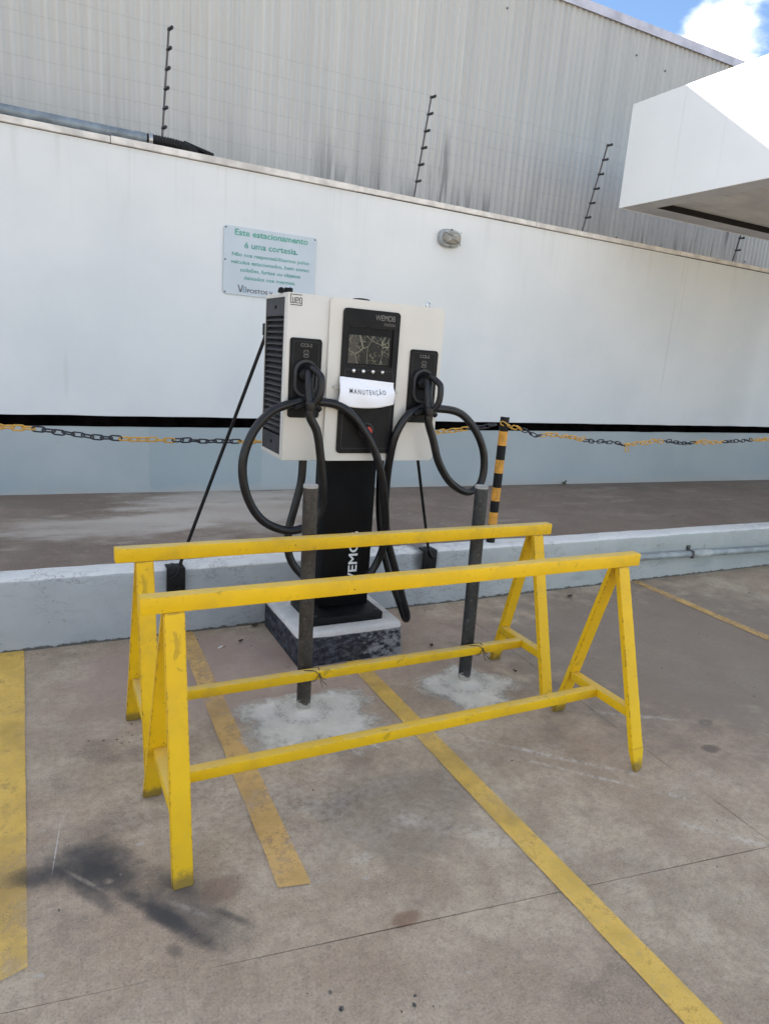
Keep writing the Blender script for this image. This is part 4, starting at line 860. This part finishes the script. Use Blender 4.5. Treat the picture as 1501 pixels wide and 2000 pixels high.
# ------------------------------------------------------------------ steel posts
def post_mat(name, a, b, rust):
    t = NT(name, 0.55, 0.25, 0.5); n1 = t.noise(9, 6, 0.65, t.vec((1, 1, 0.35))); n2 = t.noise(60, 5, 0.65)
    c = t.mix(t.ramp(n1, 0.3, 0.7), a, b); c = t.mix(t.math('MULTIPLY', t.ramp(t.noise(5, 6, 0.7), 0.48, 0.7), rust), c, (0.12, 0.075, 0.045))
    c = t.mix(t.math('MULTIPLY', t.ramp(n2, 0.62, 0.70), 0.8), c, (0.22, 0.19, 0.15)); c = t.mix(t.math('MULTIPLY', t.ramp(t.noise(22, 6, 0.7), 0.40, 0.62), 0.55), c, tuple(k*0.35 for k in a)); x, y, z = t.xyz()
    c = t.mix(t.math('MULTIPLY', t.ramp(t.math('ADD', z, t.math('MULTIPLY', n2, -0.11)), -0.012, -0.004, True), 0.9), c, (0.42, 0.40, 0.36))
    t.col(c); t.bump(n2, 0.0008, 0.5); return t.m
def mortar_mat():
    t = NT('mortar_smear', 0.9, 0, 0.2); n1 = t.noise(7, 6, 0.65); n2 = t.noise(90, 4, 0.7); n3 = t.noise(16, 6, 0.7)
    c = t.mix(t.ramp(n1, 0.3, 0.7), (0.53, 0.505, 0.435), (0.65, 0.62, 0.55))
    d = t.n('ShaderNodeVectorMath', operation='LENGTH'); t.L(t.vec((1, 1, 0)), d.inputs[0]); dd = d.outputs['Value']
    ring = t.math('MULTIPLY', t.ramp(t.math('ADD', dd, t.math('MULTIPLY', n3, 0.06)), 0.085, 0.135), t.ramp(t.math('ADD', dd, t.math('MULTIPLY', n3, 0.05)), 0.135, 0.165, True))
    c = t.mix(t.math('MULTIPLY', ring, t.math('MULTIPLY', t.ramp(n2, 0.42, 0.6), 0.6)), c, (0.24, 0.22, 0.19)); c = t.mix(t.math('MULTIPLY', t.ramp(n2, 0.3, 0.45, True), 0.25), c, (0.25, 0.24, 0.22))
    t.col(c); u = t.n('ShaderNodeUVMap'); ux = t.xyz(u.outputs[0])
    a = t.math('ADD', ux[0], t.math('ADD', t.math('MULTIPLY', t.math('SUBTRACT', n3, 0.5), 0.75), t.math('MULTIPLY', t.math('SUBTRACT', n2, 0.5), 0.25)))
    t.alpha(t.ramp(a, 0.52, 0.98, True)); t.bump(t.math('ADD', n1, n2), 0.003, 0.6); return t.m
M_mortar = mortar_mat()
def steel_post(base, top, mat, label, lobes, seed):
    r_ = empty('steel_post', base, label, 'post', 'steel guard posts in front of the charger')
    bm = B(); ax = (top-base).normalized(); tube(bm, [base-ax*0.01, base+(top-base)*0.25, base+(top-base)*0.5, base+(top-base)*0.75, top], 0.0298, 28, caps=False)
    a = len(bm.verts); add('tube', bm, mat, r_)
    bm = B(); tube(bm, [top-ax*0.02, top-ax*0.001, top+ax*0.001], [0.0296, 0.0300, 0.0285], 28); add('mortar_fill', bm, plain('post_mortar_fill', (0.36, 0.35, 0.335), 0.85), r_)
    bm = B(); uvl = bm.loops.layers.uv.new('UVMap'); NA, NR = 72, 10; rad = []
    for i in range(NA):
        a = 2*math.pi*i/NA; rr = 0
        for an, ln, w in lobes:
            dd = (a-R(an)+math.pi) % (2*math.pi)-math.pi; rr = max(rr, ln*math.exp(-(dd/R(w))**2))
        rad.append(0.12+rr+0.02*mnoise.noise((math.cos(a)*3, math.sin(a)*3, seed)))
    vv = [[bm.verts.new((base.x+rad[i]*k/NR*math.cos(2*math.pi*i/NA), base.y+rad[i]*k/NR*math.sin(2*math.pi*i/NA), 0.0045+(0.030+0.008*mnoise.noise((i*0.3, k, seed)))*max(0, 1-rad[i]*k/NR/0.075)**1.3+0.003*(1-k/NR))) for i in range(NA)] for k in range(1, NR+1)]
    for k in range(NR-1):
        for i in range(NA):
            j = (i+1) % NA; f = bm.faces.new((vv[k][i], vv[k][j], vv[k+1][j], vv[k+1][i]))
            for lp_, uu in zip(f.loops, ((k+1)/NR, (k+1)/NR, (k+2)/NR, (k+2)/NR)): lp_[uvl].uv = (uu, 0)
    f = bm.faces.new(vv[0])
    for lp_ in f.loops: lp_[uvl].uv = (0.1, 0)
    add('mortar_patch', bm, M_mortar, r_, ang=80)
    return r_
pA = pz(592, 1388); pB = pz(905, 1333)
steel_post(pA, Vector((pA.x-0.014, pA.y+0.004, 0.978)), post_mat('rusty_steel', (0.032, 0.028, 0.024), (0.075, 0.064, 0.053), 0.6), 'brownish rusty round steel post set in mortar in front of the plinth', ((-60, 0.34, 50), (-130, 0.30, 55), (5, 0.26, 38), (170, 0.22, 45), (90, 0.06, 40)), 1)
steel_post(pB, Vector((pB.x-0.012, pB.y+0.006, 0.957)), post_mat('dark_steel', (0.024, 0.026, 0.027), (0.055, 0.057, 0.057), 0.15), 'dark grey round steel post set in mortar beside the right plug cable', ((-100, 0.26, 60), (-25, 0.20, 40), (180, 0.18, 50), (60, 0.10, 50)), 4)

# ------------------------------------------------------------------ yellow trestle barriers
def yellow_mat(name, dirt):
    t = NT(name, 0.42, 0, 0.25); n1 = t.noise(3.2, 5, 0.6); n2 = t.noise(26, 6, 0.65); n3 = t.noise(75, 4, 0.6)
    c = t.mix(t.ramp(n1, 0.3, 0.7), (0.69, 0.415, 0.008), (0.79, 0.48, 0.009))
    c = t.mix(t.math('MULTIPLY', t.ramp(t.noise(4.5, 6, 0.68), 0.45, 0.72), dirt), c, (0.36, 0.225, 0.05))
    c = t.mix(t.math('MULTIPLY', t.ramp(n2, 0.60, 0.74), 0.45), c, (0.40, 0.235, 0.03)); c = t.mix(t.math('MULTIPLY', t.ramp(n3, 0.69, 0.73), 0.9), c, (0.045, 0.035, 0.02))
    ge = t.n('ShaderNodeNewGeometry'); up = t.math('MULTIPLY', t.ramp(t.xyz(ge.outputs['Normal'])[2], 0.8, 0.97), t.ramp(t.noise(7, 5, 0.65), 0.25, 0.6)); c = t.mix(t.math('MULTIPLY', up, dirt*1.5), c, (0.52, 0.43, 0.22))   # dust on the upper faces, which are also lightened for the sky's light
    sc = t.noise(11, 5, 0.6, t.vec((1, 1, 1), (5, 2, 8)), 1.2); c = t.mix(t.math('MULTIPLY', t.ramp(sc, 0.63, 0.70), 0.5), c, (0.30, 0.185, 0.02))
    x, y, z = t.xyz(); foot = t.ramp(t.math('ADD', z, t.math('MULTIPLY', n2, -0.10)), -0.035, 0.01, True); c = t.mix(t.math('MULTIPLY', foot, 0.75), c, (0.12, 0.09, 0.04))
    bv = t.n('ShaderNodeBevel', samples=4); bv.inputs['Radius'].default_value = 0.006; dp_ = t.n('ShaderNodeVectorMath', operation='DOT_PRODUCT'); t.L(bv.outputs[0], dp_.inputs[0]); t.L(ge.outputs['Normal'], dp_.inputs[1])
    edge = t.math('MULTIPLY', t.ramp(dp_.outputs['Value'], 0.86, 0.97, True), t.ramp(t.noise(48, 5, 0.65), 0.50, 0.60)); c = t.mix(t.math('MULTIPLY', edge, 0.6), c, (0.13, 0.09, 0.03))   # paint knocked off along the edges
    t.col(c); t.rough(t.math('ADD', t.math('MULTIPLY', n2, 0.3), 0.30)); t.bump(t.math('ADD', n1, t.math('MULTIPLY', n2, 0.3)), 0.0016, 0.6); return t.m
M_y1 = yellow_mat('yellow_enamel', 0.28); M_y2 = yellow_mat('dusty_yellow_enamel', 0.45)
def trestle(yc, xl, xr, zt, feet, lx, rx, mat, label, zr, yrail, cut=False):
    r_ = empty('trestle_barrier', ((xl+xr)/2, yc, 0), label, 'barrier', 'yellow trestle barriers round the charger')
    bm = B(); box(bm, xl, xr, yc-0.022, yc+0.022, zt-0.050, zt, 0.0035); add('top_rail', bm, mat, r_)
    def leg(x, xf, yf, s):
        # flat bar section, splayed only across the barrier
        w = 0.029; th = 0.024; ya = yc+s*0.013; bm = B(); z1 = zt-0.0505
        if cut and s < 0 and x > 1:
            hexa(bm, [(xf-w*0.55, yf-th*0.4, 0), (xf+w*0.45, yf-th*0.4, 0.012), (xf+w*0.45, yf+th*0.3, 0.012), (xf-w*0.55, yf+th*0.3, 0)], [(xf-w, yf-th*0.5+0.024, 0.085), (xf+w, yf-th*0.5+0.024, 0.085), (xf+w, yf+th*0.5+0.024, 0.085), (xf-w, yf+th*0.5+0.024, 0.085)])
            lo_ = [(xf-w, yf-th*0.5+0.024, 0.0852), (xf+w, yf-th*0.5+0.024, 0.0852), (xf+w, yf+th*0.5+0.024, 0.0852), (xf-w, yf+th*0.5+0.024, 0.0852)]
        else: lo_ = [(xf-w, yf-th*0.5, 0), (xf+w, yf-th*0.5, 0), (xf+w, yf+th*0.5, 0), (xf-w, yf+th*0.5, 0)]
        if s > 0: sh = 0.0006
        else: sh = 0.0
        hexa(bm, lo_, [(x-w+sh, ya-th*0.5+0.001*s, z1), (x+w-sh, ya-th*0.5+0.001*s, z1), (x+w-sh, ya+th*0.5+0.001*s, z1), (x-w+sh, ya+th*0.5+0.001*s, z1)], 0.0025)
        add('leg', bm, mat, r_)
    (f1, f2, f3, f4) = feet
    leg(lx, f1[0], f1[1], -1); leg(lx, f2[0], f2[1], 1); leg(rx, f3[0], f3[1], -1); leg(rx, f4[0], f4[1], 1)
    for x, fa, fb in ((lx, f1, f2), (rx, f3, f4)):
        k = 1-zr/(zt-0.05); y0 = yc+(fa[1]-yc)*k; y1 = yc+(fb[1]-yc)*k; xm = (x+(fa[0]+fb[0])/2)/2*1.0
        xm = x+((fa[0]+fb[0])/2-x)*k
        bm = B(); box(bm, xm-0.020, xm+0.020, y0+0.008, y1-0.008, zr-0.036, zr, 0.0025); add('cross_brace', bm, mat, r_)
    k = 1-zr/(zt-0.05); xa = lx+((f1[0]+f2[0])/2-lx)*k+0.0205; xb = rx+((f3[0]+f4[0])/2-rx)*k-0.0205
    bm = B(); box(bm, xa, xb, yrail-0.019, yrail+0.019, zr-0.037, zr+0.001, 0.003); add('lower_rail', bm, mat, r_)
    return r_
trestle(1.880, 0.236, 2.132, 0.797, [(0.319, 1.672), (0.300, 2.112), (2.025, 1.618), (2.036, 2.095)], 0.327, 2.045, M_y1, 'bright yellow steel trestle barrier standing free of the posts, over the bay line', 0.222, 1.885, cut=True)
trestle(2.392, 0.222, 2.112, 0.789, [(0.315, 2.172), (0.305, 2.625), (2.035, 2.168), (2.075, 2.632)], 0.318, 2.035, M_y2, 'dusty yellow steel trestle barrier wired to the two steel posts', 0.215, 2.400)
M_tie = plain('rusty_tie_wire', (0.035, 0.030, 0.027), 0.6)
for i, (pt, nm) in enumerate(((pA, 'brownish'), (pB, 'dark grey'))):
    bm = B(); K = Vector((pt.x+0.030, 2.3775, 0.203))
    pb = Vector((pt.x-0.002, 2.452, 0)); back = [Vector((pb.x+0.033*math.cos(R(a)), pb.y+0.033*math.sin(R(a)), 0.196)) for a in (-20, 20, 60, 100, 140, 180, 205)]
    for zo, lift in ((0.0, 0), (0.008, 1)):
        tube(bm, spline([K, K+Vector((0.004, 0.018, 0.0155)), Vector((pt.x+0.036, 2.424, 0.212))]+[q+Vector((0, 0, zo)) for q in back]+[Vector((pt.x-0.034, 2.424, 0.200+zo)), Vector((pt.x-0.022, 2.400, 0.2185)), Vector((pt.x+0.010, 2.384, 0.2185)), K+Vector((-0.004, 0.0, 0.002))], 4), 0.0017, 5)
    tube(bm, spline([K+Vector((0.003, 0, 0.004)), K+Vector((-0.012, -0.001, -0.016)), K+Vector((-0.024, 0.004, -0.028)), Vector((pt.x-0.002, 2.412, 0.172))], 4), 0.0018, 5)
    for dxx, dzz, dyy in ((0.012, -0.052, -0.012), (0.030, -0.046, -0.016), (0.026, -0.024, -0.008)):
        tube(bm, spline([K+Vector((0, 0.001, 0.003)), K+Vector((dxx*0.3, dyy*0.5, dzz*0.5)), K+Vector((dxx, dyy, dzz))], 4), 0.0015, 5)
    tag(add('wire_tie', bm, M_tie), 'twisted rusty wire tying the lower rail to the '+nm+' steel post', 'wire tie', 'wire ties on the lower rail')

# ------------------------------------------------------------------ litter
cg = pz(433, 1263, 0.005); bm = B(); dv = Vector((0.036, 0.018, 0)); tube(bm, [cg-dv*0.5, cg+dv*0.12], 0.0042, 10); cgo = add('cigarette_butt', bm, plain('cigarette_paper', (0.75, 0.73, 0.70), 0.8), None)
tag(cgo, 'white cigarette butt lying on the ground left of the plinth', 'cigarette butt')
bm = B(); tube(bm, [cg+dv*0.121, cg+dv*0.45], 0.0043, 10); add('filter', bm, plain('cigarette_filter', (0.52, 0.36, 0.2), 0.8), cgo)
M_leaf = plain('dry_leaf', (0.06, 0.038, 0.024), 0.8, var=0.3, scale=60)
def leaf(u, v, L_, rz, label):
    p = pz(u, v, 0.006); bm = B(); n = 8; up_ = []; mid = []; lo_ = []
    for i in range(n+1):
        k = i/n; w = L_*0.30*math.sin(math.pi*k)**0.7; x = (k-0.5)*L_; z = 0.010*(2*k-1)**2
        for arr, s in ((up_, 1), (mid, 0), (lo_, -1)): arr.append(bm.verts.new((x, s*w, z+0.007*abs(s)*math.sin(math.pi*k))))
    for i in range(n):
        for a, b in ((up_, mid), (mid, lo_)): bm.faces.new((a[i], a[i+1], b[i+1], b[i]))
    for q in bm.verts: q.co = p+Matrix.Rotation(rz, 3, 'Z') @ q.co
    o = add('dry_leaf', bm, M_leaf); o.modifiers.new('s', 'SOLIDIFY').thickness = 0.0008; tag(o, label, 'leaf', 'dry leaves on the ground')
leaf(470, 1253, 0.032, 0.4, 'dry brown leaf beside the cigarette butt')
leaf(842, 1262, 0.036, 1.0, 'dry brown leaf lying between the plinth and the dark grey post')
leaf(1112, 1165, 0.05, 0.2, 'dry brown leaf near the kerb beyond the trestle legs')
leaf(497, 1222, 0.05, 0.9, 'dry brown leaf against the kerb foot left of the plinth')
leaf(1005, 1312, 0.028, 2.0, 'dry brown leaf beside the mortar of the dark grey post')
M_grit = plain('grit', (0.20, 0.18, 0.16), 0.9, var=0.4, scale=80); bm = B()
def pebble(x, y, r):
    ret = bmesh.ops.create_icosphere(bm, subdivisions=1, radius=r)['verts']; s = (random.uniform(0.7, 1.3), random.uniform(0.7, 1.3), random.uniform(0.4, 0.8))
    for q in ret: q.co = Vector((x+q.co.x*s[0], y+q.co.y*s[1], r*0.35+q.co.z*s[2]))
for _ in range(150): pebble(random.uniform(-0.3, 5), random.gauss(3.33, 0.05) if random.random() < 0.5 else random.uniform(1.0, 3.4), random.uniform(0.0015, 0.0045))
for _ in range(34): pebble(random.gauss(0.30, 0.09), random.gauss(2.49, 0.05), random.uniform(0.002, 0.005))
for _ in range(40): pebble(random.gauss(0.52, 0.12), random.gauss(1.02, 0.08), random.uniform(0.002, 0.006))
for _ in range(40): pebble(random.gauss(1.78, 0.10), random.gauss(3.36, 0.025), random.uniform(0.002, 0.006))
o = add('grit', bm, M_grit, keep=True); o['kind'] = 'stuff'; o['label'] = 'scattered grit and small stones on the concrete'
# weed at the foot of the wall
wp = pz(1080, 940, zk(4.6)-0.005); wp.y = YW-0.03; M_weed = plain('weed_leaf', (0.055, 0.085, 0.030), 0.7, var=0.3, scale=50)
we = empty('weed', wp, 'small green weed growing at the foot of the white wall', 'plant'); random.seed(11)
for i in range(16):
    a = random.uniform(0, 2*math.pi); L_ = random.uniform(0.025, 0.06); e_ = random.uniform(0.3, 1.2); d_ = Vector((math.cos(a)*math.cos(e_), math.sin(a)*math.cos(e_)*0.5-0.1, math.sin(e_))); sv = Vector((-math.sin(a), math.cos(a), 0.2))
    bm = B(); q = [wp, wp+d_*L_*0.5+sv*L_*0.16, wp+d_*L_-Vector((0, 0, L_*0.15)), wp+d_*L_*0.5-sv*L_*0.16]; f = bm.faces.new([bm.verts.new(p) for p in q]); add('leaf', bm, M_weed, we, smooth=False)
